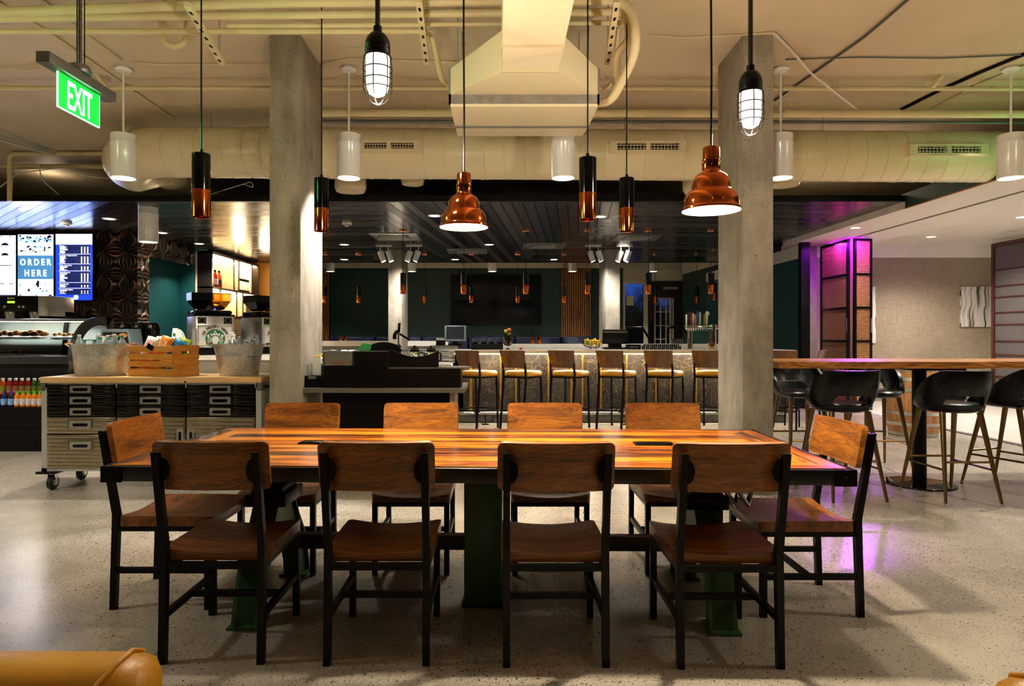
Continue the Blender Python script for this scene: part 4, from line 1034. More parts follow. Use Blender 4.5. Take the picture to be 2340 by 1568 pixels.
MB().box(dx0, dx1, .8, 4.1, dz0, dz1).build('supply_duct', DUCT, ah)
MB().box(dx0-.006, dx1+.006, 3.72, 3.745, dz0-.006, dz1+.006).box(dx0-.004, dx1+.004, 4.09, 4.11, dz0-.005, dz1+.005).build('duct_seam', CREAMPIPE, ah)
MB().cyl((-.3,4.7,3.1),(-.3,4.7,CEIL),.006,n=8).cyl((.65,4.7,3.1),(.65,4.7,CEIL),.006,n=8).cyl((-.3,5.25,3.2),(-.3,5.25,CEIL),.006,n=8).cyl((.65,5.25,3.2),(.65,5.25,CEIL),.006,n=8).cyl((.05,2.5,3.2),(.05,2.5,CEIL),.006,n=8).build('hanger_rod', GREYPAINT, ah)

# ------------------------------------------------------------------ pipes, conduits, brackets
def pipe(label, pts, r, mat=None, rings=(), n=14, cat='pipe', name='ceiling_pipe'):
    o = MB().tube(pts, r, n).build(name, mat or CREAMPIPE)
    return tag(o, label, cat)
def rnd(pts, rad=.12, k=5):
    """round the corners of a polyline"""
    P = [Vector(p) for p in pts]; out = [P[0]]
    for a, b, c in zip(P, P[1:], P[2:]):
        u, v = (a-b), (c-b); L = min(rad, u.length*.45, v.length*.45); s, e = b+u.normalized()*L, b+v.normalized()*L
        for i in range(k+1):
            t = i/k; out.append(s*(1-t)**2 + b*2*t*(1-t) + e*t*t)
    return out + [P[-1]]
def pz(px, py, d): return (wx(px,d), d, wz(py,d))
d = 4.3
pipe('upper cream ceiling pipe of three, ending in a big bend right of the air handler', rnd([pz(-250,33,d),pz(0,28,d),pz(620,6,d),pz(1440,0,d),pz(1458,110,d),pz(1420,190,d+.25),pz(1395,233,d+.35),pz(1350,236,d+.45)],.14), .031)
pipe('middle cream pipe of three along the top edge, passing behind the supply duct', rnd([pz(-250,46,d+.1),pz(0,42,d+.1),pz(480,36,d+.1),pz(1430,27,d+.1),pz(1440,90,d+.1),pz(1410,120,d+.2),pz(1406,222,d+.5)],.12), .027)
pipe('thin cream pipe near the top edge, starting at the left strut bracket', rnd([pz(520,58,d+.2),pz(700,58,d+.2),pz(1420,52,d+.2)],.1), .017)
pipe('lower cream pipe of three along the top edge, turning down left of the air handler', rnd([pz(-250,73,d+.3),pz(985,71,d+.3),pz(1008,180,d+.55),pz(1030,200,d+.9)],.1), .021)
pipe('thin cream pipe dropping right of the air handler', rnd([pz(1412,64,d+.3),pz(1403,190,d+.6),pz(1378,205,d+.7)],.08), .013)
pipe('thin cream sprinkler pipe crossing the whole ceiling above the duct', [pz(-900,201,6.2),pz(0,201,6.2),pz(2500,203,6.2),pz(2700,203,6.2)], .021)
pipe('thick cream pipe crossing the ceiling just above the duct', [pz(735,258,6.42),pz(1500,259,6.42),pz(2600,262,6.42)], .038)
pipe('slender grey pipe crossing just below the thick cream pipe', [pz(735,277,6.6),pz(2600,281,6.6)], .017, MIDGREY)
for px, s in ((244,-1), (2130,1)):
    t = thing('sprinkler_head', 'cream sprinkler elbow standing on the thin pipe, %s' % ('right of the EXIT sign' if s < 0 else 'above the duct at the right'), 'sprinkler', pz(px,200,6.2))
    MB().tube(rnd([(0,0,0),(0,-.06,.02),(-s*-.05,-.1,.1),(s*.05,-.1,.16)],.04), .022, 12).build('elbow', CREAMPIPE, t); MB().cyl((s*.05,-.1,.15),(s*.05,-.1,.2),.03,n=8).build('head', CREAMPIPE, t)
def strut(label, a, b):
    t = thing('strut_bracket', label, 'bracket', (0,0,0), 0, 'slotted strut brackets')
    MB().bar(a, b, .04, .03).build('channel', CREAMPIPE, t)
    A, B = Vector(a), Vector(b); q = MB()
    for i in range(7):
        p = A.lerp(B, (i+.7)/7.4); q.box(p.x-.008, p.x+.008, p.y-.02, p.y+.02, p.z-.0175, p.z-.0155)
    o = q.build('slot_row', BLACK, t); o['kind'] = 'stuff'
    MB().cyl(A.lerp(B,.1), (A.lerp(B,.1).x, A.lerp(B,.1).y, CEIL), .006, n=8).cyl(A.lerp(B,.9), (A.lerp(B,.9).x, A.lerp(B,.9).y, CEIL), .006, n=8).build('threaded_rod', STEEL, t)
def zfix(px, d, z): return (wx(px,d), d, z)
strut('slotted strut bracket under the pipes, right of the leftmost tube pendant cord', (wx(428,4.0),4.0,wz(10,4.0)+.0), (wx(508,4.75),4.75,wz(10,4.0)-.05))
strut('slotted strut bracket under the pipes, left of the supply duct', (wx(957,3.95),3.95,wz(0,3.95)), (wx(975,4.75),4.75,wz(0,3.95)-.05))
strut('slotted strut bracket under the pipes, right of the supply duct', (wx(1410,3.95),3.95,wz(0,3.95)), (wx(1388,4.75),4.75,wz(0,3.95)-.05))
ZC = CEIL - .012
def conduit(label, pxs, r=.008, mat=CREAMPIPE, n=8, sag=0, name='ceiling_conduit'):
    pts = []
    for px, py in pxs:
        d = F*(ZC-EYE)/(CY-py); pts.append((wx(px,d), d, ZC))
    return tag(MB().tube(pts, r, n).build(name, mat), label, 'conduit')
conduit('thin cream conduit running diagonally over the ceiling behind the EXIT sign', [(-60,-30),(120,80),(300,205),(395,270)], .011)
conduit('thin conduit running from the top left to the canopy beside the EXIT sign', [(60,-30),(195,78),(277,137)], .008)
conduit('dark conduit running diagonally over the ceiling right of the right column', [(2080,-5),(1975,85),(1770,230)], .01, MIDGREY)
conduit('thin cable along the ceiling right of the left lamp canopy, to the left column', [(300,142),(370,148),(480,147),(612,146)], .006)
conduit('thin cable along the ceiling between the left column and the air handler', [(735,146),(800,134),(900,138),(1060,142)], .006)
conduit('thin cable along the ceiling from the right lamp canopy to the right edge', [(1795,136),(1960,131),(2150,133),(2340,125)], .007, MIDGREY)
conduit('black cable bundle sweeping over the ceiling at the right', [(2345,122),(2240,165),(2150,205),(2060,250)], .018, BLACKPLASTIC)
conduit('second thin conduit slanting over the ceiling at the far right', [(2345,148),(2230,195),(2130,250)], .009)
conduit('thin cable over the ceiling left of the right column', [(1480,80),(1560,86),(1690,80),(1765,75)], .006)
pts = [pz(1768,76,5.2),pz(1800,108,5.5),pz(1850,165,5.8),pz(1900,205,6.1),pz(1955,248,6.4)]
tag(MB().tube(pts,.008,8).tube([(x+.02,y,z-.01) for x,y,z in pts],.006,8).build('cable_bundle', WHITEPAINT), 'loose white cable bundle drooping from the right column to the thick pipe', 'cable')
for i in range(3):
    pts = [pz(-40,280+14*i,7.0),pz(60,322+8*i,7.4),pz(125,345+4*i,7.8)]
    tag(MB().tube(pts,.014,8).build('ceiling_conduit', GREYPAINT), 'slanting conduit at the left edge above the menu screens, %s of three' % ('upper','middle','lower')[i], 'conduit')
pipe('cream pipe with an elbow at the left edge, level with the duct', rnd([pz(22,460,8.6),pz(22,352,8.6),pz(240,351,8.6)],.08), .03)
pipe('dull cream pipe behind the duct elbow at the left edge', [pz(-300,380,9.0),pz(260,381,9.0)], .035)
pipe('dull brown pipe high at the left edge, above the elbow pipe', [pz(-300,346,9.4),pz(260,346,9.4)], .03, MIDGREY)
pts = [pz(0,428,8.7),pz(40,395,8.8),pz(150,383,8.9),pz(200,405,8.9),pz(330,412,9.0)]
tag(MB().tube(rnd(pts,.3),.008,6).build('loose_cable', PAPER), 'loose white cable looping above the menu screens at the left', 'cable')
pts = [pz(88,375,8.8),pz(95,410,8.8),pz(135,446,8.8)]
tag(MB().tube(rnd(pts,.3),.007,6).build('loose_cable', PAPER), 'short white cable hanging down above the menu screens', 'cable')
pts = [pz(555,420,8.6),pz(580,430,8.6),pz(575,415,8.6),pz(520,432,8.7),pz(480,445,8.8)]
tag(MB().tube(rnd(pts,.2),.006,6).build('loose_cable', PAPER), 'loose cable under the duct left of the left concrete column', 'cable')
q = thing('wall_louvre', 'grey slatted wall louvre above the menu screens', 'louvre', (wx(190,11.38), 11.38, wz(425,11.38)))
MB().box(-.24,.24,-.02,.01,-.22,.22).build('frame', MIDGREY, q)
mb = MB()
for i in range(14): mb.box(-.22,.22,-.035,-.015,-.2+.03*i,-.188+.03*i)
mb.build('slats', GREYPAINT, q)
# U-shaped fitting by the strut
tag(MB().tube([(wx(372,4.9),4.9,CEIL+.02), (wx(372,4.9),4.9,wz(80,4.9))] + [(wx(400,4.9)-.092*math.cos(a),4.9,wz(80,4.9)-.085*math.sin(a)) for a in lin(.0,PI,11)] + [(wx(428,4.9),4.9,CEIL+.02)], .026, 14).build('trap_pipe', CREAMPIPE), 'U-shaped cream trap pipe under the ceiling at the upper left', 'pipe')

# ------------------------------------------------------------------ fittings in the plank ceiling
def sofp(px, py):
    d = F*(SOF-EYE)/(CY-py); return wx(px,d), d
cans = [(250,500),(370,532),(455,557),(993,493),(1118,559),(787,559),(787,593),(1040,593),(1266,593),(1425,560),(1372,495),(737,528)]
cd = ['right of the smoke detector at the left','beside the white cylinder lamp over the passage','in front of the dark shelf cabinet','just left of the hanging copper bell','between two ceiling vents over the bar','left of the far left concrete column, nearer one','left of the far left concrete column, farther one','at the back edge, left of the video wall','at the back edge, right of the video wall','beside the right-hand ceiling vent','just right of the paired tube pendants','at the right side of the left column']
proto = None
for (px, py), s in zip(cans, cd):
    x, y = sofp(px, py)
    lab = 'round recessed downlight in the plank ceiling, ' + s
    if proto is None:
        proto = thing('recessed_downlight', lab, 'downlight', (x,y,SOF), 0, 'downlights in the plank ceiling')
        MB().lathe([(.078,-.004),(0,-.004)], 24).build('lens', L_CAN, proto); MB().lathe([(.078,-.006),(.1,-.006),(.105,0)], 24).build('trim_ring', WHITEPAINT, proto)
    else: dup(proto, (x,y,SOF), None, lab)
    spot((x,y,SOF-.02), (x,y,0), 190, NEUT, 110, .7, .07)
for i, (px, py, s) in enumerate(((905,541,'above the far left concrete column'),(1243,562,'above the video wall, right of centre'),(1455,543,'above the far right concrete column'),(1068,574,'above the video wall, left of centre'))):
    x, y = sofp(px, py); t = thing('ceiling_vent', 'square ceiling vent in the plank ceiling, ' + s, 'vent', (x,y,SOF), 0, 'vents in the plank ceiling')
    MB().box(-.42,.42,-.42,.42,-.012,0,.004).build('frame', MIDGREY if i else STEEL, t)
    MB().box(-.24,.24,-.24,.24,-.016,-.011).build('dark_core', BLACK, t)
    q = MB()
    for k in range(9): q.box(-.23,.23,-.22+.05*k,-.2+.05*k,-.024,-.012)
    q.build('louvre', GREYPAINT, t)
for px, py, s in ((793,509,'above the far left column'),(152,508,'above the menu screens')):
    x, y = sofp(px, py); t = thing('smoke_detector', 'small round smoke detector on the plank ceiling, ' + s, 'smoke detector', (x,y,SOF), 0, 'smoke detectors')
    MB().lathe([(0,-.065),(.03,-.06),(.04,-.04),(.07,-.035),(.078,-.012),(.078,0)], 28).build('body', WHITEPAINT, t); MB().lathe([(.041,-.05),(.043,-.036)], 20).build('vent_ring', BLACK, t)
for px, py, tx, s in ((877,590,-2.2,'left of the far left concrete column'),(946,592,-2.2,'right of the far left concrete column'),(1356,592,2.5,'left of the far right concrete column'),(1427,592,2.5,'right of the far right concrete column')):
    d = 12.9; x, z = wx(px,d), wz(py,d); dr = 1 if tx > x else -1
    t = thing('track_spotlight', 'white double track spotlight ' + s, 'spotlight', (x,d,SOF), 0, 'white track spotlights')
    MB().box(-.16,.16,-.02,.02,-.03,0).build('track', WHITEPAINT, t)
    for k, off in enumerate((-.07, .09)):
        a = Vector((off, -.02*k, -.12)); b = a + Vector((dr*.07*1.0, 0, -.2))
        h = MB().cyl(a, b, .06, .055, 20).build('lamp_head', WHITEGLOSS, t)
        MB().cyl(b, b+Vector((dr*.002,0,-.004)), .048, n=20).build('lens', L_WHITE, h)
        MB().cyl((off,-.02*k,-.03), (off,-.02*k,-.13), .01, n=8).build('stem', WHITEPAINT, t)
    b = (x+dr*.15, d, SOF-.36)
spot((wx(950,12.9),12.8,2.74), (-2.0,14.1,1.2), 260, (1,.95,.87), 100, .9, .04); spot((wx(1352,12.9),12.8,2.74), (2.15,14.1,1.2), 260, (1,.95,.87), 100, .9, .04)
# ------------------------------------------------------------------ bar counter
BD = 9.6; BX0, BX1 = wx(1040,BD), 4.3
bar = thing('bar_counter', 'long bar counter with dark veined stone front, brass strips and white top', 'counter', (0,0,0))
MB().box(BX0-.03, BX1, BD-.25, BD+.55, 1.04, 1.09, .004).build('countertop', COUNTERWHITE, bar)
MB().box(BX0, BX1-.02, BD, BD+.12, .14, 1.04).box(BX0, BX0+.12, BD, BD+1.3, .14, 1.04).build('stone_front', MARBLE, bar)
MB().box(BX0+.02, BX1-.02, BD+.06, BD+.5, 0, .14).build('toe_kick', MIDGREY, bar)
for px in (1076,1144,1179,1253,1305,1331,1373,1432,1499,1533,1591):
    w = .012 if px != 1076 else .022
    MB().box(wx(px,BD)-w, wx(px,BD)+w, BD-.012, BD, .14, 1.04).build('brass_strip', GOLD, bar)
q = MB().tube([(BX0,BD-.16,.17),(BX1,BD-.16,.17)], .022, 12)
q.build('foot_rail', CHROME, bar)
for x in lin(BX0+.45, BX1-.4, 5):
    MB().cyl((x,BD-.16,0),(x,BD-.16,.16),.008,n=8).box(x-.05,x+.05,BD-.2,BD-.12,0,.012).build('rail_post', BLACKSTEEL, bar)
MB().box(BX0, BX1-.05, BD-.14, BD-.11, 1.028, 1.04).build('led_strip', L_WARM, bar)
# inner bar counters with white tops
ib = thing('back_bar_counter', 'white-topped inner bar counter behind the front bar', 'counter', (0,0,0))
MB().box(wx(1150,10.6), 4.2, 10.6, 11.2, 1.0, 1.16, .004).build('countertop', COUNTERWHITE, ib)
MB().box(wx(1150,10.6)+.02, 4.2, 10.65, 11.15, 0, 1.0).build('cabinet_body', STEEL, ib)
ws = thing('bar_work_station', 'stainless drawer station under the left till, at the left end of the bar', 'cabinet', (wx(1017,10.4), 10.4, 0))
hw = (wx(1046,10.4)-wx(988,10.4))/2
MB().box(-hw, hw, 0, .6, 0, wz(793,10.4)).build('carcass', STEEL, ws)
MB().box(-hw-.01, hw+.01, -.02, .62, wz(793,10.4), wz(793,10.4)+.02).build('top', MIDGREY, ws)
for k in range(3):
    z1 = wz(798+11*k,10.4); z0 = wz(808+11*k,10.4); dd = MB().box(-hw+.02, hw-.02, -.012, 0, z0, z1, .003).build('drawer', STEEL, ws)
    MB().box(-.06, .06, -.024, -.012, (z0+z1)/2-.005, (z0+z1)/2+.005).build('handle', BLACKSTEEL, dd)
lc = thing('low_white_counter', 'low white counter left of the bar, behind the condiment counter', 'counter', (0,0,0))
MB().box(wx(1001,9.4)-.9, BX0-.04, 9.4, 10.2, .84, .885).build('countertop', COUNTERWHITE, lc); MB().box(wx(1001,9.4)-.88, BX0-.06, 9.45, 10.15, 0, .84).build('cabinet_body', WHITEPAINT, lc)
# low wall with white cap, far behind
hwall = MB().box(-5.6, -1.25, 15.4, 15.7, 0, 1.05).build('half_wall', plain('half_wall_grey', '#8f8b85', .6)); tag(hwall, 'grey half wall with a white ledge behind the bar, in front of the navy banquette', 'low wall')
MB().box(-5.6, -1.2, 15.3, 15.8, 1.05, 1.17).build('white_ledge', COUNTERWHITE, hwall)
# banquette
bq = thing('navy_banquette', 'long navy leather banquette along the far green wall', 'bench', (0,0,0))
MB().box(-5.2, 3.3, 19.3, 19.9, 0, .5).build('bench_base', BLACK, bq)
for i, x in enumerate(lin(-5.1, 1.9, 6)): MB().box(x, x+1.37, 19.45, 19.85, .5, 1.27, .06).build('back_cushion', NAVYLEATHER, bq); 
for i, x in enumerate(lin(-5.1, 1.9, 6)): MB().box(x, x+1.37, 19.1, 19.5, .45, .6, .04).build('seat_cushion', NAVYLEATHER, bq)
# bar stools with mustard seats
def bar_stool():
    t = thing('bar_stool', '', 'stool')
    MB().box(-.2, .2, -.17, .2, .725, .81, .032).build('seat_cushion', YLEATHER, t, ang=60)
    MB().box(-.195, .195, -.19, .19, .712, .736).build('seat_frame', BLACKSTEEL, t)
    f = lambda u, v: (u*(.19+.016*v), -.20-.06*v-.03*(1-u*u), .86+.235*v)
    MB().shell(f, lin(-1,1,11), lin(0,1,4), -.014).build('backrest', STOOLWOOD, t)
    for s in (-1, 1):
        MB().prism([(-.30,0),(-.275,0),(-.19,.72),(-.215,.93),(-.235,.93),(-.215,.72)], 'yz', s*.185-.012, s*.185+.012).build('rear_leg', BLACKSTEEL, t)
        MB().bar((s*.19,.2,0), (s*.185,.175,.72), .022).build('leg', BLACKSTEEL, t)
    z = .27
    MB().bar((-.188,-.255,z),(.188,-.255,z),.018).bar((-.188,.19,z),(.188,.19,z),.018).bar((-.188,-.255,z),(-.188,.19,z),.018).bar((.188,-.255,z),(.188,.19,z),.018).build('footrest', BLACKSTEEL, t)
    return t
bs = bar_stool()
for i, px in enumerate((1097,1198,1306,1414,1522,1630)):
    loc = (wx(px,9.12)-.02, 9.08, 0)
    lab = 'mustard-seated bar stool at the stone bar, %s of the six' % ordn(i,6)
    o = bs if i == 0 else dup(bs, loc)
    o.location = loc; o.rotation_euler = (0,0,math.radians(-36)); tag(o, lab, 'stool', 'mustard bar stools')
for px, d, rz, lab in ((1790,9.1,-.5,'bar stool just right of the right concrete column, left of its pair'),(1835,9.4,.9,'bar stool in front of the teal wall, right of its pair')):
    o = dup(bs, (wx(px,d),d,0), rz, lab); o['group'] = 'mustard bar stools right of the column'

# ------------------------------------------------------------------ things on the bar
# left till
BT = 1.09
td = 10.5; tz = wz(793,10.4)+.021
t = thing('touch_screen_till', 'grey touch-screen till facing the room, above the stainless drawer station', 'till', (wx(1040,td), td, tz))
MB().box(-.11,.11,-.02,.14,0,.03,.006).bar((0,.08,.02),(0,.05,.16),.08,.04).build('stand', BLACKPLASTIC, t)
TM = Matrix.Translation((0,0,.07)) @ Matrix.Rotation(math.radians(-14),4,'X')
MB().box(-.175,.175,0,.05,0,.265,.01,TM).build('case', plain('blue_grey_plastic','#6c7f88',.35), t)
MB().box(-.145,.145,-.003,.002,.035,.245,.0,TM).build('screen', plain('dim_screen_glass','#232b33',.12), t)
t = tag(MB().box(-.07,.07,0,.2,0,.13,.01).build('receipt_printer', BLACKPLASTIC, None, (wx(1006,td),td,tz)), 'black receipt printer left of the touch-screen till', 'printer')
MB().box(-.065,.065,-.005,.0,.085,.125).build('front_cover', GREYPAINT, t)
# right till, seen from behind
t = thing('black_till', 'black till seen from behind on the bar, left of the drinking glasses', 'till', (wx(1405,9.9), 9.9, BT))
MB().box(-.17,.17,-.08,.14,0,.03,.008).prism([(-.03,.03),(.04,.03),(.1,.2),(.03,.2)],'yz',-.1,.1).build('stand', BLACKPLASTIC, t)
MB().box(-.19,.19,0,.06,.08,.3,.014,Matrix.Rotation(math.radians(8),4,'X')).build('case', BLACKPLASTIC, t)
MB().box(-.18,.18,-.012,-.002,.255,.28,.0,Matrix.Rotation(math.radians(8),4,'X')).build('vent_strip', MIDGREY, t)
t = tag(MB().box(-.1,.1,-.08,.1,0,.075,.01).build('card_printer', BLACKPLASTIC, None, (wx(1447,9.85),9.85,BT)), 'small black slip printer right of the black till', 'printer')
MB().box(-.06,.06,-.085,-.08,.03,.045).build('paper_slot', MIDGREY, t)
# glass rack and its glasses
rk = thing('glass_rack', 'low black rack holding upturned glasses on the bar', 'rack', (wx(1113.5,9.75),9.75,BT))
MB().box(-.235,.235,-.12,.12,0,.085,.004).build('body', BLACKPLASTIC, rk)
def tumbler(r, h):
    return MB().lathe([(0,.004),(r*.82,.0),(r*.86,.004),(r,h),(r*.93,h),(r*.8,.012),(0,.012)], 18)
g0 = None
for i in range(4):
    loc = (wx(1087+18.3*i,9.75), 9.72, BT+.086)
    lab = 'short round glass on the black rack, %s of four' % ordn(i,4)
    if g0 is None: g0 = tag(MB().lathe([(0,0),(.03,0),(.045,.02),(.052,.045),(.046,.075),(.042,.075),(.048,.045),(.04,.02),(0,.006)], 20).build('round_glass', GLASS, None, loc), lab, 'glass', 'glasses on the black rack')
    else: dup(g0, loc, None, lab)
gp = None
rows = [(1470+9.2*i, 9.72) for i in range(10)] + [(1474+9.2*i, 9.84) for i in range(9)]
for i, (px, d) in enumerate(rows):
    loc = (wx(px,d), d, BT+.001)
    lab = 'clear tumbler in the %s row of glasses by the beer taps, %s' % ('front' if i < 10 else 'back', ordn(i if i < 10 else i-10, 10 if i < 10 else 9))
    if gp is None: gp = tag(tumbler(.028,.078).build('tumbler', GLASS, None, loc), lab, 'glass', 'tumblers by the beer taps')
    else: dup(gp, loc, None, lab)
for i, px in enumerate((1541,1549,1557)):
    dup(gp, (wx(px,9.78),9.78,BT+.083), None, 'clear tumbler stacked on top of the glasses by the beer taps, %s' % ('leftmost','middle','rightmost')[i])
# fruit vase
fv = thing('fruit_vase', 'footed glass vase full of citrus fruit on the bar, right of the glass rack', 'vase', (wx(1160.5,9.75),9.75,BT))
MB().lathe([(0,0),(.042,0),(.04,.006),(.008,.02),(.008,.05),(.045,.062),(.06,.075),(.066,.27),(.062,.27),(.056,.078),(0,.066)], 28).build('glass_vessel', GLASS, fv)
fm = {'lemon': plain('lemon_skin','#e8c318',.4,bump=.1), 'lime': plain('lime_skin','#7aa321',.4,bump=.1), 'orange': plain('orange_skin','#e8801a',.45,bump=.15)}
fr = [('orange',.0,.01,.105),('lemon',-.026,-.02,.135),('lime',.028,-.015,.15),('lemon',-.02,.0,.185),('lime',.01,-.025,.205),('lemon',.03,.0,.225),('lime',-.02,-.01,.24),('lemon',-.03,.005,.275),('orange',.018,.0,.295)]
cnt = {}
for k, x, y, z in fr:
    cnt[k] = cnt.get(k, 0) + 1
    n_ = {'orange':2,'lemon':4,'lime':3}[k]
    pos = {2:['bottom','top'],3:['lowest','middle','highest'],4:['lowest','second lowest','third lowest','highest']}[n_][cnt[k]-1]
    o = MB().sphere((0,0,0), .031, 1,1,1.0 if k == 'orange' else .92, 14, 10).build(k, fm[k], None, (wx(1160.5,9.75)+x, 9.75+y, BT+z)); tag(o, '%s in the glass vase, %s of its %d' % (k, pos, n_) if n_ != 2 else 'orange at the %s of the glass vase' % pos, 'fruit', 'fruit in the glass vase')
# banana bowl
bb = thing('wire_fruit_bowl', 'black wire fruit bowl of bananas on the bar, left of the black till', 'bowl', (wx(1354,9.72),9.72,BT))
q = MB()
for k in range(14):
    a = 2*PI*k/14; q.tube([(r*math.cos(a), r*math.sin(a), z) for r, z in ((.04,.03),(.1,.04),(.145,.075),(.158,.125))], .003, 6)
for r, z in ((.04,.03),(.158,.125)): q.tube([(r*math.cos(a), r*math.sin(a), z) for a in lin(0,2*PI*31/32,32)], .0035, 6, closed=True)
for k in range(3):
    a = 2*PI*k/3; q.tube([(.04*math.cos(a),.04*math.sin(a),.03),(.07*math.cos(a),.07*math.sin(a),.004)], .004, 6)
q.build('wire_frame', BLACKSTEEL, bb)
BAN = plain('banana_skin', '#e0b420', .45, var=.15, scale=12)
for i in range(7):
    x = -.11+.036*i; a = .25*math.sin(i*1.7)
    pts = [(x-.0, -.07+.14*u, .055+.075*(1-(2*u-1)**2) + .015*math.sin(i*2)) for u in lin(0,1,9)]
    o = MB().tube(pts, [.007,.014,.018,.02,.02,.02,.018,.012,.006], 8).build('banana', BAN, None, (wx(1354,9.72),9.72,BT+.008)); tag(o, 'banana in the wire bowl, %s of seven' % ordn(i,7), 'fruit', 'bananas in the wire bowl')
o = MB().sphere((0,0,0),.03,n=14).build('avocado', plain('green_fruit_skin','#4f7a2c',.5), None, (wx(1344,9.6),9.62,BT+.1)); tag(o, 'green fruit at the left front of the wire banana bowl', 'fruit')
o = MB().lathe([(0,.0),(.022,.004),(.026,.015),(.02,.028),(0,.034)],14).build('red_cap', plain('red_plastic','#b02733',.4), None, (wx(1190.5,9.5),9.5,BT+.001)); tag(o, 'small red and white cap lying on the bar near the fruit vase', 'cap')
# beer taps
bt = thing('beer_tap_tower', 'chrome beer tap tower with tall coloured handles, at the right end of the bar', 'beer tap', (wx(1600,9.9), 9.9, BT))
x0, x1 = wx(1566,9.9)-wx(1600,9.9), wx(1612,9.9)-wx(1600,9.9)
MB().box(x0-.01, .3, -.035, .035, .31, .37, .012).build('manifold', CHROME, bt)
MB().cyl((wx(1577,9.9)-wx(1600,9.9),0,0),(wx(1577,9.9)-wx(1600,9.9),0,.32),.043,n=24).cyl((.2,0,0),(.2,0,.38),.05,n=24).build('post', CHROME, bt)
hc = ['#e9e2d6','#14181c','#a63626','#d8d9d4','#c98a5c','#2b4f9c','#cfe0da','#243b2c','#b89b46','#e6e4dc']
for i in range(10):
    x = x0 + (x1-x0)*i/9; h = .16 + .05*((i*7)%4)/3
    MB().cyl((x,-.03,.335),(x,-.075,.33),.008,n=8).cyl((x,-.075,.335),(x,-.085,.285),.008,n=8).build('faucet', CHROME, bt)
    k = MB().lathe([(0,.37),(.008,.37),(.01,.39),(.013,.42),(.016+.004*(i%2),.37+h*.8),(.012,.37+h),(0,.372+h)], 12, c=(x,-.06,0)).build('tap_handle', plain('tap_handle_%d' % i, hc[i], .3), bt)
    k['label'] = '%s tap handle' % ('white','black','red','silver','tan','blue','pale green','dark green','gold','cream')[i]
MB().lathe([(0,-.008),(.03,-.008),(.033,0),(.03,.008),(0,.008)], 22, M=Matrix.Translation((x1+.005,-.075,.545)) @ Matrix.Rotation(PI/2,4,'X')).build('round_badge', plain('pale_badge','#cfd8d6',.3), bt)
wt = thing('wooden_wheel_sign', 'small round brown wheel ornament on a wooden block, right of the beer taps', 'ornament', (wx(1627,9.75), 9.75, BT))
MB().tube([(.075*.55*math.cos(a), 0, .16+.11*math.sin(a)) for a in lin(0,2*PI*27/28,28)], .012, 8, closed=True).build('rim', plain('dark_brown_rope','#4a2d16',.6), wt)
MB().box(-.05,.05,.0,.05,0,.11).build('wooden_block', MAPLE, wt); MB().bar((0,0,.06),(0,0,.26),.012).bar((-.035,0,.16),(.035,0,.16),.012).build('spoke', STOOLWOOD, wt)
# citrus press on the condiment counter side
cp = thing('citrus_press', 'black upright citrus press in front of the far left concrete column', 'juicer', (wx(893,8.9), 9.55, .886))
s_ = 1.0
MB().lathe([(0,0),(.075,0),(.08,.02),(.05,.03),(.045,.16),(.055,.19),(.055,.22),(0,.225)], 20).build('base', BLACKPLASTIC, cp)
MB().cyl((0,.03,.2),(0,.03,.46),.012,n=10).lathe([(0,.26),(.05,.23),(.055,.24),(.03,.285),(0,.29)],20).build('chrome_post', CHROME, cp)
MB().tube([(-.055,.0,.36),(-.05,0,.43),(-.02,0,.47),(.01,0,.475)],.028,10).bar((.01,0,.46),(.02,0,.6),.035).bar((.02,0,.44),(.17,0,.35),.028).build('lever', BLACKPLASTIC, cp)

# ------------------------------------------------------------------ far lounge wall
vw = thing('video_wall', 'large black video wall of four switched-off screens on the far green wall', 'screen', (wx(1133.5,YB-.1), YB-.1, 0))
hw = (wx(1237,YB-.1)-wx(1030,YB-.1))/2; z0, z1 = wz(743,YB-.1), wz(627,YB-.1)
SCR = plain('dark_screen_glass', '#0b0b0d', .3, var=.2, Specular_IOR_Level=.25)
MB().box(-hw, hw, .03, .095, z0, z1).build('mount_frame', BLACK, vw)
for a in (-1, 0):
    for b in (0, 1): MB().box(a*hw+.006, (a+1)*hw-.006, 0, .03, z0+(z1-z0)*b/2+.006, z0+(z1-z0)*(b+1)/2-.006, .004).build('screen_panel', SCR, vw)
for px0, px1, lab in ((1282,1351,'right of the video wall'),(722,752,'peeping out right of the left concrete column')):
    t = thing('oak_slat_panel', 'oak slat panel on the far green wall, ' + lab, 'wall panel', (0,0,0), 0, 'oak slat panels')
    a, b = wx(px0,YB-.1), wx(px1,YB-.1); n = int((b-a)/.062)
    MB().box(a, b, YB-.04, YB-.002, .6, 3.3).build('backing', DARKBROWN, t)
    q = MB()
    for i in range(n): q.box(a+(b-a)*(i+.15)/n, a+(b-a)*(i+.8)/n, YB-.1, YB-.04, .6, 3.36)
    q.build('slats', SLATWOOD, t)
for px, s in ((1478,'left'),(1572,'right')):
    x = wx(px,17.6)
    q = MB().tube(rnd([(x-.55,17.6,0),(x-.55,17.6,1.52),(x-.12,17.6,1.52),(x+.42,17.6,.62),(x+.42,17.6,0)],.06),.03,10).build('stair_handrail', BLACKSTEEL); tag(q, 'black bent stair handrail in front of the entry, %s of two' % s, 'handrail')
for i, px in enumerate((779, 790, 1217, 1232)):
    o = MB().lathe([(0,0),(.035,0),(.04,.12),(.036,.12),(.032,.01),(0,.01)],14).build('copper_tumbler', COPPER, None, (wx(px,15.55), 15.55, 1.171) if px < 1000 else (wx(px,10.9),10.9,1.161)); tag(o, 'copper cup, %s of the pair on the %s' % ('left' if i % 2 == 0 else 'right', 'white half-wall ledge' if px < 1000 else 'inner bar counter'), 'cup', 'copper cups')

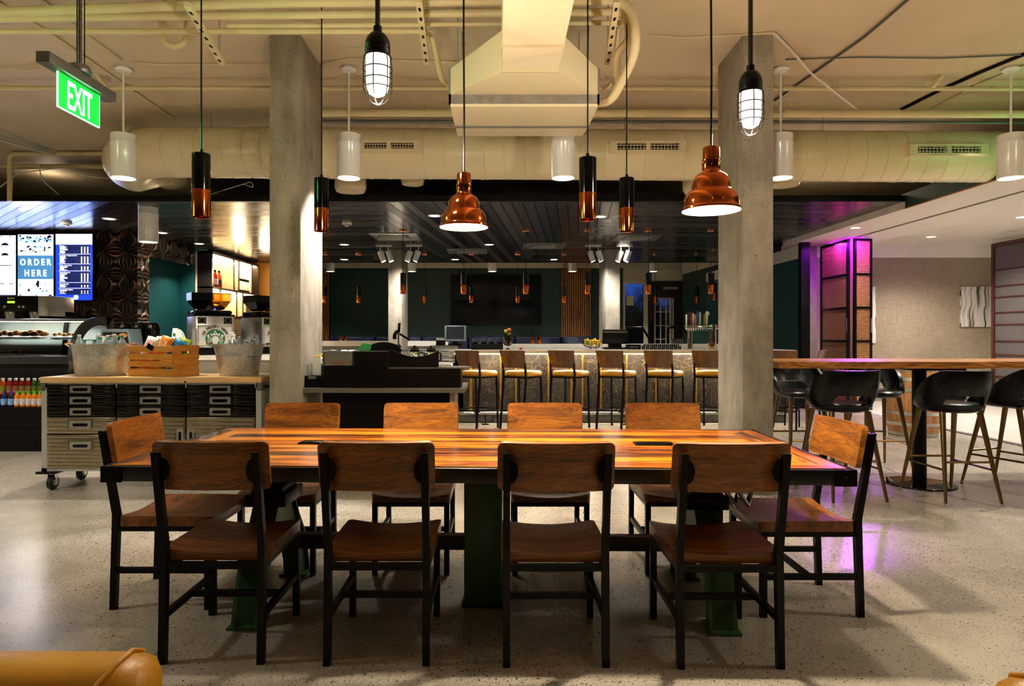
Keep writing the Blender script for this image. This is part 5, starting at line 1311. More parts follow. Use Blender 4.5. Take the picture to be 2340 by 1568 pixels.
# ------------------------------------------------------------------ coffee bar: pastry case
pc = thing('pastry_case', 'curved glass pastry display case with open bottle shelf below, at the left', 'display case', (0,0,0))
cx0, cx1, cy0, cy1 = -6.6, -4.76, 7.23, 7.98
MB().box(cx0, cx1, cy0+.03, cy1, .0, .30).build('plinth', BLACK, pc)
MB().box(cx0, cx1, cy0, cy0+.04, .30, .50).box(cx0, cx1, cy0, cy0+.02, .285, .30).build('lower_front', BLACKPLASTIC, pc)
MB().box(cx0, cx1, cy0+.03, cy1, .47, .50).box(cx0, cx1, cy1-.04, cy1, .3, 1.0).box(cx0, cx1, cy0+.22, cy1-.04, .5, .62).build('bottle_shelf', BLACK, pc)
MB().box(cx0, cx1, cy0, cy1, .98, 1.07, .006).build('deck', plain('charcoal_deck', '#2f3033', .35), pc)
MB().box(cx0, cx1, cy0, cy0+.03, .935, .98).build('deck_lip', BLACK, pc)
MB().box(cx0, cx1-.05, cy0+.3, cy0+.36, .965, .979).build('shelf_lamp', L_WHITE, pc)
A = [(cy0+.01,1.07)] + [(cy0+.5-.49*math.cos(a), 1.07+.41*math.sin(a)) for a in lin(.1, PI/2, 12)]
q = MB()
for (y0,z0),(y1,z1) in zip(A, A[1:]): q.box(0,0.0001,0,0.0001,0,0.0001) if False else q.quad((cx0,y0,z0),(cx1-.03,y0,z0),(cx1-.03,y1,z1),(cx0,y1,z1))
q.build('curved_glass', glass('case_glass', '#eef5f4', .0, 1.08), pc)
MB().box(cx0, cx1-.02, cy0+.42, cy1, 1.455, 1.50, .01).build('canopy', plain('pale_blue_steel', '#b9c4cf', .2, .8), pc)
MB().box(cx0, cx1-.1, cy0+.47, cy0+.52, 1.43, 1.455).build('canopy_lamp', L_WHITE, pc)
area((-5.4,cy0+.5,1.42),(-5.4,cy0+.45,1.0),14,(1,.93,.82),1.2,.05,'case_light')
MB().box(cx0, cx1-.03, cy1-.06, cy1-.03, 1.07, 1.455).build('rear_door', plain('smoky_sliding_glass', '#6f7c7a', .15), pc)
for x in (-5.25,): MB().box(x-.02, x+.02, cy1-.1, cy1-.05, 1.07, 1.455).build('mullion', BLACK, pc)
O_ = [(cy0-.02,1.0)] + [(cy0+.5-.52*math.cos(a), 1.0+.52*math.sin(a)) for a in lin(.05, PI/2, 14)] + [(cy1+.02,1.52)]
I_ = [(cy0+.09,1.0)] + [(cy0+.5-.41*math.cos(a), 1.0+.42*math.sin(a)) for a in lin(.05, PI/2, 14)] + [(cy1-.1,1.42)]
q = MB()
for k in range(len(O_)-1): q.prism([O_[k],O_[k+1],I_[k+1],I_[k]], 'yz', cx1-.045, cx1)
q.prism([(cy1-.12,1.52),(cy1+.02,1.52),(cy1+.02,.98),(cy1-.12,.98)], 'yz', cx1-.045, cx1); q.box(cx1-.04,cx1,cy0,cy1,0,1.0)
q.build('end_panel', plain('charcoal_end_panel', '#3a3a3c', .4), pc)
MB().box(cx0, cx1-.06, cy0+.2, cy1-.12, 1.245, 1.252).build('glass_shelf', GLASS, pc)
PAST = wood('baked_crust', '#7d4516', '#c28a41', '#e3b877', 'x', .5, 4, 0)
def pastry(label, px, py, d, w, h, kind):
    z = 1.254 if py < 795 else 1.072
    t = thing('pastry_tray', label, 'pastry tray', (wx(px,d), d, z), 0, 'pastry trays in the display case')
    MB().box(-w, w, -.09, .09, 0, .008, .003).build('tray', WHITEGLOSS, t)
    q = MB()
    for i in range(6): q.sphere((-w*.75+w*1.5*i/5, -.04+.03*(i%3), .02+h*.4*(1+.3*math.sin(i*2))), h*.55, 1.5 if kind else 1.1, 1, .75, 12, 8)
    o = q.build('pastries', PAST, t); o['kind'] = 'stuff'
pastry('tray of wrapped rolls on the pastry case upper shelf, at the left edge', 30, 780, 7.6, .15, .07, 0)
pastry('tray of golden twists on the upper glass shelf of the pastry case', 85, 780, 7.6, .11, .075, 1)
pastry('tray of flat crusted loaves on the pastry case deck', 45, 815, 7.6, .19, .035, 1)
pastry('pastries at the right end of the upper glass shelf, by the curved black end panel', 152, 780, 7.62, .12, .04, 0)
def juice(label, px, row, col, cap, lab, grp):
    d = 7.30 if row == 0 else 7.52; z = .501 if row == 0 else .621; h = .17 if row == 0 else .185
    t = thing('juice_bottle', label, 'bottle', (wx(px,d), d, z), 0, grp)
    MB().lathe([(0,0),(.028,0),(.031,.01),(.031,h*.55),(.029,h*.6),(.031,h*.66),(.018,h*.84),(.016,h*.86)], 16).build('bottle_body', plain('juice_%s_%d' % (col[1:], px), col, .15), t)
    MB().lathe([(.017,h*.84),(.018,h*.99),(.016,h),(0,h)], 14).build('cap', plain('cap_%s_%d' % (cap[1:], px), cap, .4), t)
    MB().lathe([(.0315,h*.12),(.0315,h*.52)], 16).build('wrap_label', plain('wrap_%s_%d' % (lab[1:], px), lab, .5, var=.3, scale=40), t)
nm = lambda i, n: ordn(i, n)
low = [(-5,'#2a1c4a','#2c2f9a','#7fb2e6','purple'),(10,'#2a1c4a','#2c2f9a','#7fb2e6','purple'),(26,'#2a1c4a','#2c2f9a','#7fb2e6','purple'),(40,'#e58a1e','#58c42a','#d6c9cf','orange'),(53,'#e58a1e','#58c42a','#d6c9cf','orange'),(66,'#e58a1e','#58c42a','#d6c9cf','orange'),(79,'#e58a1e','#58c42a','#d6c9cf','orange'),(92,'#e58a1e','#58c42a','#d6c9cf','orange')]
for i, (px, a, b, c, w) in enumerate(low): juice('%s juice bottle, %s cap, %s in the front row below the pastry case' % (w, 'blue' if w == 'purple' else 'green', ordn(i,8)), px, 0, a, b, c, 'front row of juice bottles')
up = [(-8,'#f0701c','#f4f0ea','#c8c23c','orange'),(6,'#f0701c','#f4f0ea','#c8c23c','orange'),(22,'#c01c1c','#f4f0ea','#d98b6a','red'),(36,'#a81616','#f4f0ea','#d98b6a','red'),(50,'#a81616','#f4f0ea','#c9a45c','red'),(64,'#c01c1c','#f4f0ea','#c9a45c','red'),(79,'#2f7a24','#f4f0ea','#8fae3c','green'),(92,'#2f7a24','#f4f0ea','#8fae3c','green')]
for i, (px, a, b, c, w) in enumerate(up): juice('%s juice bottle, white cap, %s in the back row below the pastry case' % (w, ordn(i,8)), px, 1, a, b, c, 'back row of juice bottles')

# coffee counter, white
kc = thing('coffee_counter', 'white coffee counter behind the drawer cart, under the espresso machines', 'counter', (0,0,0))
MB().prism([(-4.2,6.45),(-2.1,6.45),(-2.1,7.75),(-4.45,7.75),(-4.45,7.22),(-4.2,7.22)], 'xy', 1.055, 1.10).build('countertop', COUNTERWHITE, kc); MB().prism([(-4.18,6.5),(-2.12,6.5),(-2.12,7.7),(-4.43,7.7),(-4.43,7.25),(-4.18,7.25)], 'xy', 0, 1.055).build('cabinet_body', WHITEPAINT, kc)
bc = thing('brewer_counter', 'dark counter behind the pastry case, carrying the coffee brewer', 'counter', (0,0,0))
MB().box(-9.0, -6.0, 8.9, 9.6, .9, .94).build('countertop', COUNTERWHITE, bc); MB().box(-9.0, -6.0, 8.95, 9.55, 0, .9).build('cabinet_body', DARKBROWN, bc)
# brewer
br = thing('coffee_brewer', 'black and steel coffee brewer with lit green display, in front of the menu screens', 'coffee machine', (wx(60,9.0), 9.0, .94))
MB().box(-.46,.16,.0,.5,.70,.915,.01).build('head', BLACKPLASTIC, br); MB().box(.16,.34,-.0,.5,.63,.915,.01).build('side_tank', STEEL, br)
MB().box(-.46,.34,.3,.5,0,.7).build('back_body', BLACKPLASTIC, br); MB().box(-.46,.34,-.02,.5,0,.05).build('base', STEEL, br)
MB().box(-.26,-.16,-.006,0,.81,.84).build('green_display', emit('green_lcd','#a8e03a',1.5), br)
o = MB().text('BUNN', .035, at(XZ,-.21,-.004,.865), .001, 'CENTER', .001).build('lettering', WHITEPAINT, br)
for x in (-.3,-.1,-.04): MB().box(x-.015,x+.015,-.006,0,.745,.775).build('button', WHITEPAINT, br)
for x in (-.3, .04):
    MB().lathe([(.07,.7),(.075,.68),(.05,.56),(0,.55)], 20, c=(x,.12,0)).build('brew_basket', STEEL, br)
# menu screens
def screen(px0, px1, py0, py1, d, label):
    t = thing('menu_screen', label, 'screen', (0,0,0), 0, 'menu screens on the copper tile wall')
    a, b, z1, z0 = wx(px0,d), wx(px1,d), wz(py0,d), wz(py1,d)
    MB().box(a-.014, b+.014, d, d+.094, z0-.014, z1+.014, .004).build('bezel', BLACKPLASTIC, t); return t, a, b, z0, z1
E_BLUE = emit('screen_royal_blue','#0b35c8',1.5); E_NAVY = emit('screen_navy','#02124a',1.2); E_WHITE = emit('screen_white','#e6ecff',1.5); E_TEXT = emit('screen_text_white','#ffffff',2.0); E_STEEL = emit('screen_slate_blue','#3f78a8',1.2); E_INK = emit('screen_ink','#101830',.5); E_PINK = emit('screen_pale_pink','#e7c3d6',1.6); E_CYAN = emit('screen_sky','#5fa8e8',1.5)
DS = 11.056
t, a, b, z0, z1 = screen(-42, 36, 538, 674, DS, 'bright white menu screen, cut off by the left edge of the photo')
MB().box(a, b, DS-.002, DS, z0, z1).build('display', E_WHITE, t)
q = MB(); X = lambda px: wx(px,DS); Z = lambda py: wz(py,DS)
for py in (561, 584):
    q.prism([(X(3),Z(py)),(X(20),Z(py))] + [(X(11.5+8.5*math.cos(u)), Z(py-6*math.sin(u))) for u in lin(.1,PI-.1,8)], 'xz', DS-.004, DS-.002)
for x0_,x1_,y_ in ((0,27,606),(0,9,648),(22,30,648),(0,6,539),(20,26,539)): q.box(X(x0_),X(x1_),DS-.004,DS-.002,Z(y_+1.6),Z(y_))
q.build('artwork', E_INK, t)
t, a, b, z0, z1 = screen(41, 122, 536, 686, DS, 'menu screen reading ORDER HERE on a slate blue band, middle of the three')
MB().box(a, b, DS-.002, DS, z0, z1).build('display', E_WHITE, t)
MB().box(a, b, DS-.004, DS-.002, Z(638), Z(584)).build('blue_band', E_STEEL, t)
MB().text('O R D E R', .15, at(XZ,(a+b)/2,DS-.006,Z(606)), .001, 'CENTER', .004, .8).text('H E R E', .15, at(XZ,(a+b)/2,DS-.006,Z(631)), .001, 'CENTER', .004, .8).build('lettering', E_TEXT, t)
R2 = random.Random(5)
for nm_, mt, n in (('photo_collage_dark',E_INK,46),('photo_collage_pink',E_PINK,30),('photo_collage_blue',E_CYAN,34)):
    q = MB()
    for i in range(n):
        py = R2.choice([R2.uniform(537,551)]*2 + [R2.uniform(560,576), R2.uniform(642,679)]); px = R2.uniform(42,112); w, h = R2.uniform(2,9), R2.uniform(1.5,6)
        dd = .0025 + .0015*R2.random()
        q.prism([(X(px),Z(py+h)),(X(px+w),Z(py+h*.8)),(X(px+w*.9),Z(py)),(X(px+w*.4),Z(py-h*.3)),(X(px+.1*w),Z(py+.2*h))], 'xz', DS-dd-.001, DS-dd)
    o = q.build(nm_, mt, t); o['kind'] = 'stuff'
t, a, b, z0, z1 = screen(127.5, 211, 535, 686, DS, 'blue drinks menu screen with white price columns, right one of the three')
MB().box(a, b, DS-.002, DS, z0, z1).build('display', E_BLUE, t)
MB().box(a, b, DS-.004, DS-.002, Z(559), z1).build('white_header', E_WHITE, t)
heads = [(559.5,580.5,'Espresso',7),(582,602.5,'Iced Coffee + Shaken Iced Tea',8),(604.5,618.5,'Coffee + Brewed Tea',5),(620.5,645,'Blended Beverages',9),(647,657.5,'Other Favorites',3),(660,673.5,'Customization Options',3)]
q, p = MB(), MB()
for i, (ya, yb, hd, n) in enumerate(heads):
    p.box(X(136), X(206), DS-.0035, DS-.002, Z(yb), Z(ya)); q.text(hd, .024, at(XZ,X(136.5),DS-.005,Z(ya+3.3)), .0004, 'LEFT', .0005)
    if i: q.box(X(134), X(207), DS-.005, DS-.004, Z(ya-.9), Z(ya-1.5))
    for k in range(n):
        y = ya+4.6+(yb-ya-5)*k/n; q.box(X(137), X(137+R2.uniform(9,18)), DS-.005, DS-.004, Z(y+1.1), Z(y))
        for c_ in (185.5,192.5,199.5): q.box(X(c_), X(c_+2.8), DS-.005, DS-.004, Z(y+1.2), Z(y))
p.build('menu_block', E_NAVY, t); q.build('lettering', E_TEXT, t)
MB().lathe([(0,.003),(.04,.003),(.04,0)], 24, M=Matrix.Translation((X(174),DS-.002,Z(679.5))) @ Matrix.Rotation(PI/2,4,'X')).build('round_logo', E_TEXT, t)
for px, w in ((-2,.9),(82,.9),(168,.9)): area((wx(px,DS),DS-.03,wz(610,DS)), (wx(px,DS),0,wz(610,DS)), 6, (.2,.35,1), .62, 1.1, 'screen_glow')

# lit shelf cabinet
sx_, sb = -5.87, -6.17; sh = thing('lit_shelf_cabinet', 'dark wood shelf cabinet with lit cubbies behind the espresso machines', 'cabinet', (0,0,0))
SH0, SH1, ZT, ZM, ZL = 13.25, 15.85, 2.98, 2.29, 1.71
MB().box(sb, sx_, SH0, SH0+.05, 0, ZT+.05).box(sb, sx_, SH1-.05, SH1, 0, ZT+.05).box(sb, sx_, SH0, SH1, ZT, ZT+.05).box(sb, sx_, SH0, SH1, ZM-.02, ZM+.02).box(sb, sx_, SH0, SH1, ZL-.02, ZL+.02).box(sx_-.02, sx_, SH0, SH1, 0, 1.2).build('carcass', DARKWOOD, sh)
CREAMPANEL = plain('cream_back_panel','#e3d6b4',.45)
MB().box(sb-.04, sb, SH0, SH1, 0, ZT+.05).build('back_panel', CREAMPANEL, sh)
for y, z0_, z1_ in ((14.35,ZM,ZT),(14.62,ZM,ZT),(15.4,ZM,ZT),(13.65,ZL,ZM),(14.5,ZL,ZM),(14.85,ZL,ZM)):
    k = MB().box(sb, sx_-.012, y, y+.035, z0_+.02, z1_).build('divider', CREAMPANEL, sh); MB().box(sx_-.012, sx_, y-.006, y+.041, z0_, z1_).build('dark_edge', DARKWOOD, k)
MB().box(sb+.02, sx_-.04, SH0+.05, SH1-.05, ZT-.025, ZT-.005).box(sb+.02, sx_-.04, SH0+.05, SH1-.05, ZM-.045, ZM-.025).build('led_strip', L_WARM, sh)
for y in (13.7, 14.5, 15.3): area((sx_-.12,y,ZT-.03), (sb,y,2.0), 8, (1,.86,.64), .12, .7, 'shelf_light'); area((sx_-.12,y,ZM-.05), (sb,y,1.4), 6, (1,.86,.64), .12, .7, 'shelf_light')
spot((-5.7,14.2,2.5), (-5.2,13.0,3.1), 30, (1,.78,.5), 120, .8, .1); point((-5.3,14.8,2.7), 30, (1,.78,.5), .15)
for i, (y, c1, c2) in enumerate(((13.42,'#e0a83c','#c44536'),(13.62,'#c23a1e','#f2ede4'),(13.82,'#c8442a','#3a2a20'))):
    t = thing('syrup_bottle', 'orange-red bottle on the upper lit shelf, %s of three' % ('left','middle','right')[i], 'bottle', (sx_-.1,y,ZM+.021), 0, 'bottles on the upper lit shelf')
    MB().lathe([(0,0),(.055,0),(.06,.02),(.06,.22),(.025,.3),(.022,.34)], 16).build('bottle_body', plain('syrup_%d'%i, c1, .2), t); MB().lathe([(.026,.33),(.026,.37),(0,.37)],12).build('cap', BLACKPLASTIC, t); MB().lathe([(.061,.06),(.061,.18)],16).build('wrap_label', plain('syrup_wrap_%d'%i, c2, .5), t)
for i in range(5):
    t = thing('coffee_bag', 'white coffee bag on the upper lit shelf, %s of five' % ordn(i,5), 'coffee bag', (sx_-.08,14.74+.13*i,ZM+.021), 0, 'white coffee bags on the upper lit shelf')
    MB().box(-.05,.05,-.055,.055,.035,.24,.012).build('bag', PAPER, t); MB().box(-.05,.05,-.055,.055,.24,.3,.01).build('top_band', BLACKPLASTIC, t); MB().box(-.05,.05,-.055,.055,0,.035).build('bottom_band', BLACKPLASTIC, t)

# espresso machines
def emblem(t, w, z0, z1, yf):
    """customer-side sign: round green emblem under an arc of lettering"""
    MB().box(-w, w, yf-.006, yf, z0, z1).build('sign_board', WHITEGLOSS, t)
    q = MB(); b = .006; y = yf-.008
    for A in ((-w+.006,w-.006,z0+.006,z0+.009),(-w+.006,w-.006,z1-.009,z1-.006)): q.box(A[0],A[1],y,yf-.005,A[2],A[3])
    for s in (-1,1): q.box(s*(w-.009),s*(w-.006),y,yf-.005,z0+.006,z1-.006)
    cx_, cz, R_ = 0, z0+(z1-z0)*.36, w*.56
    txt = '\u00b7 WE PROUDLY SERVE \u00b7'
    for i, ch_ in enumerate(txt):
        a = math.radians(82 - 164*i/(len(txt)-1)); r = R_*1.17
        M_ = Matrix.Translation((cx_+r*math.sin(-a), y, cz+r*math.cos(-a))) @ Matrix.Rotation(-a, 4, 'Y') @ XZ
        if ch_ != ' ': q.text(ch_, w*.21, M_, .0008, 'CENTER', .0006)
    q.build('lettering', BLACKPLASTIC, t)
    disc = [(cx_+R_*math.cos(a), cz+R_*math.sin(a)) for a in lin(0,2*PI*39/40,40)]
    GR = plain('emblem_green', '#0b6b46', .4, var=.03)
    MB().prism(disc, 'xz', yf-.008, yf-.005).build('green_emblem', GR, t)
    q = MB(); y0, y1 = yf-.0105, yf-.0078
    P = lambda u, v: (cx_+u*R_, cz+v*R_)
    star = lambda u, v, r: [P(u+r*(1 if k%2==0 else .42)*math.sin(PI*k/5), v+r*(1 if k%2==0 else .42)*math.cos(PI*k/5)) for k in range(10)]
    q.prism(star(0,.74,.16), 'xz', y0, y1)
    q.prism([P(-.42,.28),P(-.5,.62),P(-.25,.46),P(-.14,.66),P(0,.5),P(.14,.66),P(.25,.46),P(.5,.62),P(.42,.28),P(.2,.36),P(-.2,.36)], 'xz', y0, y1)
    q.prism([P(-.3,.2),P(0,.3),P(.3,.2),P(.34,-.2),P(.2,-.55),P(0,-.68),P(-.2,-.55),P(-.34,-.2)], 'xz', y0, y1)
    for s in (-1, 1):
        for k in range(4):
            u0 = s*(.4+.14*k)
            q.prism([P(u0+s*.06*math.sin(3*v*PI), v) for v in lin(.25-.12*k,-.8+.18*k,9)] + [P(u0+s*.055+s*.06*math.sin(3*v*PI), v) for v in lin(-.8+.18*k,.25-.12*k,9)], 'xz', y0, y1)
        q.prism([P(s*.6,.5),P(s*.92,.3),P(s*.72,.2),P(s*.82,.05),P(s*.6,.1)], 'xz', y0, y1)
    q.build('white_motif', WHITEGLOSS, t)
def espresso(label, x, y, rz, w=.19, dp=.36):
    t = thing('espresso_machine', label, 'espresso machine', (x,y,1.101), rz, 'espresso machines')
    MB().box(-w,w,-dp/2,dp/2,.075,.40,.008).build('body', STEEL, t)
    MB().box(-w*.85,w*.85,-dp/2+.03,dp/2-.03,0,.08).build('base', BLACKPLASTIC, t)
    MB().box(-w-.005,w+.005,-dp/2-.004,dp/2+.004,.40,.415).box(-w*.96,w*.96,-dp/2+.03,dp/2,.415,.46,.02).build('top_cover', BLACKGLOSS, t)
    for s in (-1, 1): 
        k = MB().box(s*.125-.04,s*.125+.04,-dp/2-.003,-dp/2,.32,.385).build('fan_grille', BLACKPLASTIC, t)
        MB().tube([(s*.125+.028*math.cos(a),-dp/2-.005,.352+.028*math.sin(a)) for a in lin(0,2*PI*15/16,16)],.003,6,closed=True).build('fan_ring', MIDGREY, k)
    emblem(t, w*.9, .09, .305, -dp/2-.002)
    for x_, m_ in ((-.105, BLACKGLOSS), (.085, AMBER)):
        k = MB().prism([(x_-.1,.56),(x_+.1,.56),(x_+.1,.64),(x_-.1,.64)], 'xz', -.1, .12).build('bean_hopper', m_, t)
        q = MB(); c4 = lambda r, r2, z: [(x_-r,-.1+(.1-r2)*1,z),(x_+r,-.1+(.1-r2),z),(x_+r,.12-(.1-r2),z),(x_-r,.12-(.1-r2),z)]
        A = [q.bm.verts.new(p) for p in c4(.098,.1,.56)]; B = [q.bm.verts.new(p) for p in c4(.04,.04,.47)]
        for i in range(4): q._f([A[i],B[i],B[(i+1)%4],A[(i+1)%4]])
        q._f(B[::-1]); bmesh.ops.recalc_face_normals(q.bm, faces=q.bm.faces[:]); q.build('hopper_funnel', m_, t, flat=True)
    return t
espresso('espresso machine with the round green emblem fully in view, left of the two', -3.02, 6.78, math.radians(38))
espresso('espresso machine seen mostly from its steel side, right of the two beside the column', -2.62, 7.28, math.radians(58))
# airpots
ap = None
for i, (px, d) in enumerate(((288,7.38),(304,7.58),(320,7.38),(336,7.58),(351,7.38))):
    loc = (wx(px,d), d, 1.101); lab = 'black coffee airpot behind the snack crate, %s of five' % ordn(i,5)
    if ap is None:
        ap = thing('airpot', lab, 'airpot', loc, 0, 'black airpots')
        MB().lathe([(0,0),(.062,0),(.064,.01),(.064,.25),(.06,.27)], 22).build('body', BLACKPLASTIC, ap); MB().lathe([(.066,.255),(.066,.275),(.05,.33),(.03,.345),(0,.347)],22).build('lid', BLACKGLOSS, ap); MB().box(-.02,.02,-.085,-.04,.285,.315,.006).build('spout', CHROME, ap)
    else: dup(ap, loc, None, lab)
o = MB().prism(rrect(.07,.11,.006,3,0,.17),'xz',-.068,-.0655).build('paper_label', plain('kraft_label','#b9a77e',.6), ap)
# cup stacks and lids
cs = thing('paper_cup_stack', 'leaning stack of white paper cups with a small green emblem, left of the espresso machine', 'cup stack', (wx(402,6.7),6.7,1.101))
q = MB(); pr = [(.045,0)]
for k in range(7): z = .05+.014*k; pr += [(.046,z),(.044,z+.004)]
q.lathe([(0,0)]+pr+[(.042,.15),(.03,.275),(0,.275)],24).build('cups', PAPER, cs)
MB().prism([(.014*math.cos(a),.21+.016*math.sin(a)) for a in lin(0,2*PI*19/20,20)],'xz',-.042,-.034).build('green_emblem', plain('cup_emblem','#2d6b52',.5), cs)
ld = thing('lid_dispenser', 'white curved lid dispenser between the cup stack and the espresso machine', 'dispenser', (wx(416,6.53),6.53,1.101))
P = [(-.035,.0),(-.04,.24),(-.03,.26)] + [(.09-.11*math.cos(a)*1.0,.10+.16*math.sin(a)) for a in lin(PI*.45,0.05,6)][0:0] + [(.0,.23),(.04,.14),(.075,0)]
MB().prism(P,'xz',-.03,.03).build('shell', plain('translucent_white_plastic','#e6ecee',.25), ld)
# pump bottles
for i, px in enumerate((533,540)):
    t = thing('pump_bottle', 'white pump bottle behind the right tub, %s of two' % ('left' if i == 0 else 'right'), 'pump bottle', (wx(px,6.55),6.55-.04*i,1.101), 0, 'white pump bottles')
    MB().lathe([(0,0),(.028,0),(.03,.12),(.012,.16),(.012,.175)],14).build('bottle_body', WHITEGLOSS, t); MB().cyl((0,0,.17),(0,0,.23-.02*i),.006,n=8).bar((.01,0,.23-.02*i),(-.035,0,.225-.02*i),.012).build('pump', WHITEGLOSS, t)
# price display
pd = thing('heated_snack_display', 'grey wedge-shaped snack display with a price sign, behind the left tub', 'display', (wx(258,7.0), 7.0, 1.101))
w = .175
MB().prism([(-w,.0),(w+.03,0),(w-.02,.27),(-w+.04,.27)],'xz',.02,.26).build('housing', plain('blue_grey_housing','#79909b',.35), pd)
MB().prism([(-w+.02,.05),(w-.0,.05),(w-.035,.235),(-w+.06,.235)],'xz',.014,.02).build('poster', plain('dark_poster','#1a1413',.4,var=.5,scale=8), pd)
MB().prism(rrect(.13,.1,.015,4,-.02,.155),'xz',.008,.0145).build('price_panel', WHITEPAINT, pd)
MB().prism(rrect(.115,.085,.012,4,-.02,.155),'xz',.006,.009).build('price_field', plain('dark_red_print','#5a1a1c',.5), pd)
MB().text('$2.95',.05,at(XZ,-.02,.0055,.138),.0006,'CENTER',.001).build('lettering', emit('red_digits','#ff4438',1.2), pd)
MB().lathe([(0,.002),(.035,.002),(.036,0)],22,M=Matrix.Translation((-.115,.013,.16)) @ Matrix.Rotation(PI/2,4,'X')).build('round_logo', PAPER, pd)
MB().sphere((.1,.016,.2),.045,1.1,.12,.6,14,8).build('printed_croissant', PAST, pd)

# ------------------------------------------------------------------ right side: mesh doors, lounge
CHAIN = plain('copper_chain_link', '#b98a5c', .35, .5, var=.2, scale=40)
def mesh_door(label, p0, p1, htop=2.98):
    v = Vector((p1[0]-p0[0], p1[1]-p0[1], 0)); L = v.length; rz = math.atan2(v.y, v.x)
    t = thing('woven_mesh_door', label, 'door', (p0[0],p0[1],0), rz, 'woven mesh folding doors')
    q = MB(); b = .035
    for x in (b/2, L-b/2): q.box(x-b/2, x+b/2, -.025, .025, .01, htop)
    zs = [.03, .62, 1.2, 1.78, 2.36, htop-.02]
    for z in zs: q.box(b, L-b, -.025, .025, z-.02, z+.02)
    q.build('frame', BLACK, t)
    for z0, z1 in zip(zs, zs[1:]):
        q = MB(); n = max(6, int((L-2*b)/.028)); m = int((z1-z0)/.03)
        for i in range(n): x = b+(L-2*b)*(i+.5)/n; q.box(x-.008, x+.008, -.004+.003*(i%2), .002, z0+.02, z1-.02)
        for j in range(m): z = z0+.02+(z1-z0-.04)*(j+.5)/m; q.box(b, L-b, -.006, -.001, z-.0095, z+.0095)
        q.build('mesh_infill', CHAIN, t, flat=True)
    MB().box(L-b+.004, L-.006, -.034, -.025, 1.35, 1.6).build('flush_handle', STEEL, t)
mesh_door('black framed woven copper mesh door lit magenta at its top, running away from the camera', (6.10,12.25), (6.06,11.22))
mesh_door('narrower black framed woven mesh door lit magenta, facing the camera right of its pair', (6.14,11.2), (6.47,11.25))
MB_ = MB().box(6.0, 6.4, 11.0, 11.9, 3.0, 3.0)
dr = thing('hanging_curtain', 'rosy curtain hanging behind the woven mesh door', 'curtain', (0,0,0))
q = MB(); ys = lin(11.3, 12.3, 60)
q.shell(lambda u, v: (6.42+.035*math.sin(u*34), u, v), ys, lin(.05, 2.95, 4), .006)
q.build('fabric', plain('rose_beige_curtain', '#a8806a', .7, var=.06), dr)
tag(MB().box(6.1, 6.4, 11.35, 11.95, 2.965, 2.985).build('led_bar', L_MAG), 'magenta LED bar at the top of the woven mesh doors', 'LED light')
area((6.25,11.65,2.95), (6.25,11.6,0), 26, (.5,.02,1), .3, .6, 'led_glow'); area((5.95,11.5,2.93), (6.06,11.6,1.2), 30, (.5,.02,1), .15, .5, 'led_glow'); area((6.3,10.9,2.93), (6.32,11.25,1.6), 22, (.5,.02,1), .3, .1, 'led_glow')
spot((5.9,10.6,2.95), (3.2,4.2,0), 160, (.6,.1,1), 26, .6, .06, 'led_glow')
for px, py0, py1, w, lab in ((2232,655,747,.62,'abstract canvas of green and black strokes on the taupe wall, left of the wood-framed screen'),(1984,655,784,.30,'tall pale canvas half hidden behind the woven mesh doors')):
    d = 12.765; h0, h1 = wz(py1,d), wz(py0,d); x = wx(px,d)
    c_ = thing('canvas_painting', lab, 'painting', (x,d,(h0+h1)/2), 0, 'canvases in the lounge')
    MB().box(-w*.5, w*.5, 0, .035, -(h1-h0)/2, (h1-h0)/2).build('stretched_canvas', CANVAS, c_)
# sliding screens
for i, (y0, y1) in enumerate(((11.0,12.0),(9.95,10.98))):
    t = thing('sliding_paper_screen', 'dark wood framed paper screen at the right edge, %s' % ('farther panel' if i == 0 else 'nearer panel mostly outside the photo'), 'sliding screen', (9.15,0,0), 0, 'wood framed paper screens')
    q = MB().box(-.03,.03,y0,y0+.07,0,3.0).box(-.03,.03,y1-.07,y1,0,3.0).box(-.03,.03,y0+.07,y1-.07,2.93,3.0).box(-.03,.03,y0+.07,y1-.07,0,.1)
    q.build('frame', SHOJIWOOD, t)
    q = MB()
    for z in (.55,.95,1.2,1.5,1.72,2.0,2.2,2.5): q.box(-.02,.02,y0+.07,y1-.07,z-.012,z+.012)
    q.build('crossbar', SHOJIWOOD, t); MB().box(-.006,.006,y0+.07,y1-.07,.1,2.93).build('paper', FROST, t)
for px, py, s in ((2128,541,'left of the ceiling speaker'),(2335,496,'at the right edge')):
    zc_ = 3.08; d = F*(zc_-EYE)/(CY-py); t = thing('lounge_downlight', 'round downlight in the white lounge ceiling, ' + s, 'downlight', (wx(px,d),d,zc_), 0, 'downlights in the lounge ceiling')
    MB().lathe([(.075,-.004),(0,-.004)],24).build('lens', L_CAN, t); MB().lathe([(.075,-.006),(.095,-.006),(.1,0)],24).build('trim_ring', WHITEPAINT, t)
    spot((wx(px,d),d,zc_-.02),(wx(px,d),d,0),130,NEUT,115,.7,.07)
d = F*(3.08-EYE)/(CY-527); t = thing('ceiling_speaker', 'round flush speaker in the white lounge ceiling at the right', 'speaker', (wx(2312,d),d,3.08)); MB().lathe([(0,-.006),(.1,-.006),(.13,-.004),(.135,0)],28).build('grille', plain('pale_grille','#c9c2b4',.6), t)
t = thing('soffit_downlight', 'round downlight under the white header beside the magenta doors', 'downlight', (wx(1875,10.2)+.55,10.2,3.0)); MB().lathe([(.07,-.004),(0,-.004)],24).build('lens', L_CAN, t); MB().lathe([(.07,-.006),(.09,-.006),(.095,0)],24).build('trim_ring', WHITEPAINT, t)
o = MB().box(wx(1770,10.9),wx(1786,10.9),10.9,11.4,.95,1.1).build('white_service_box', WHITEPAINT, None); 
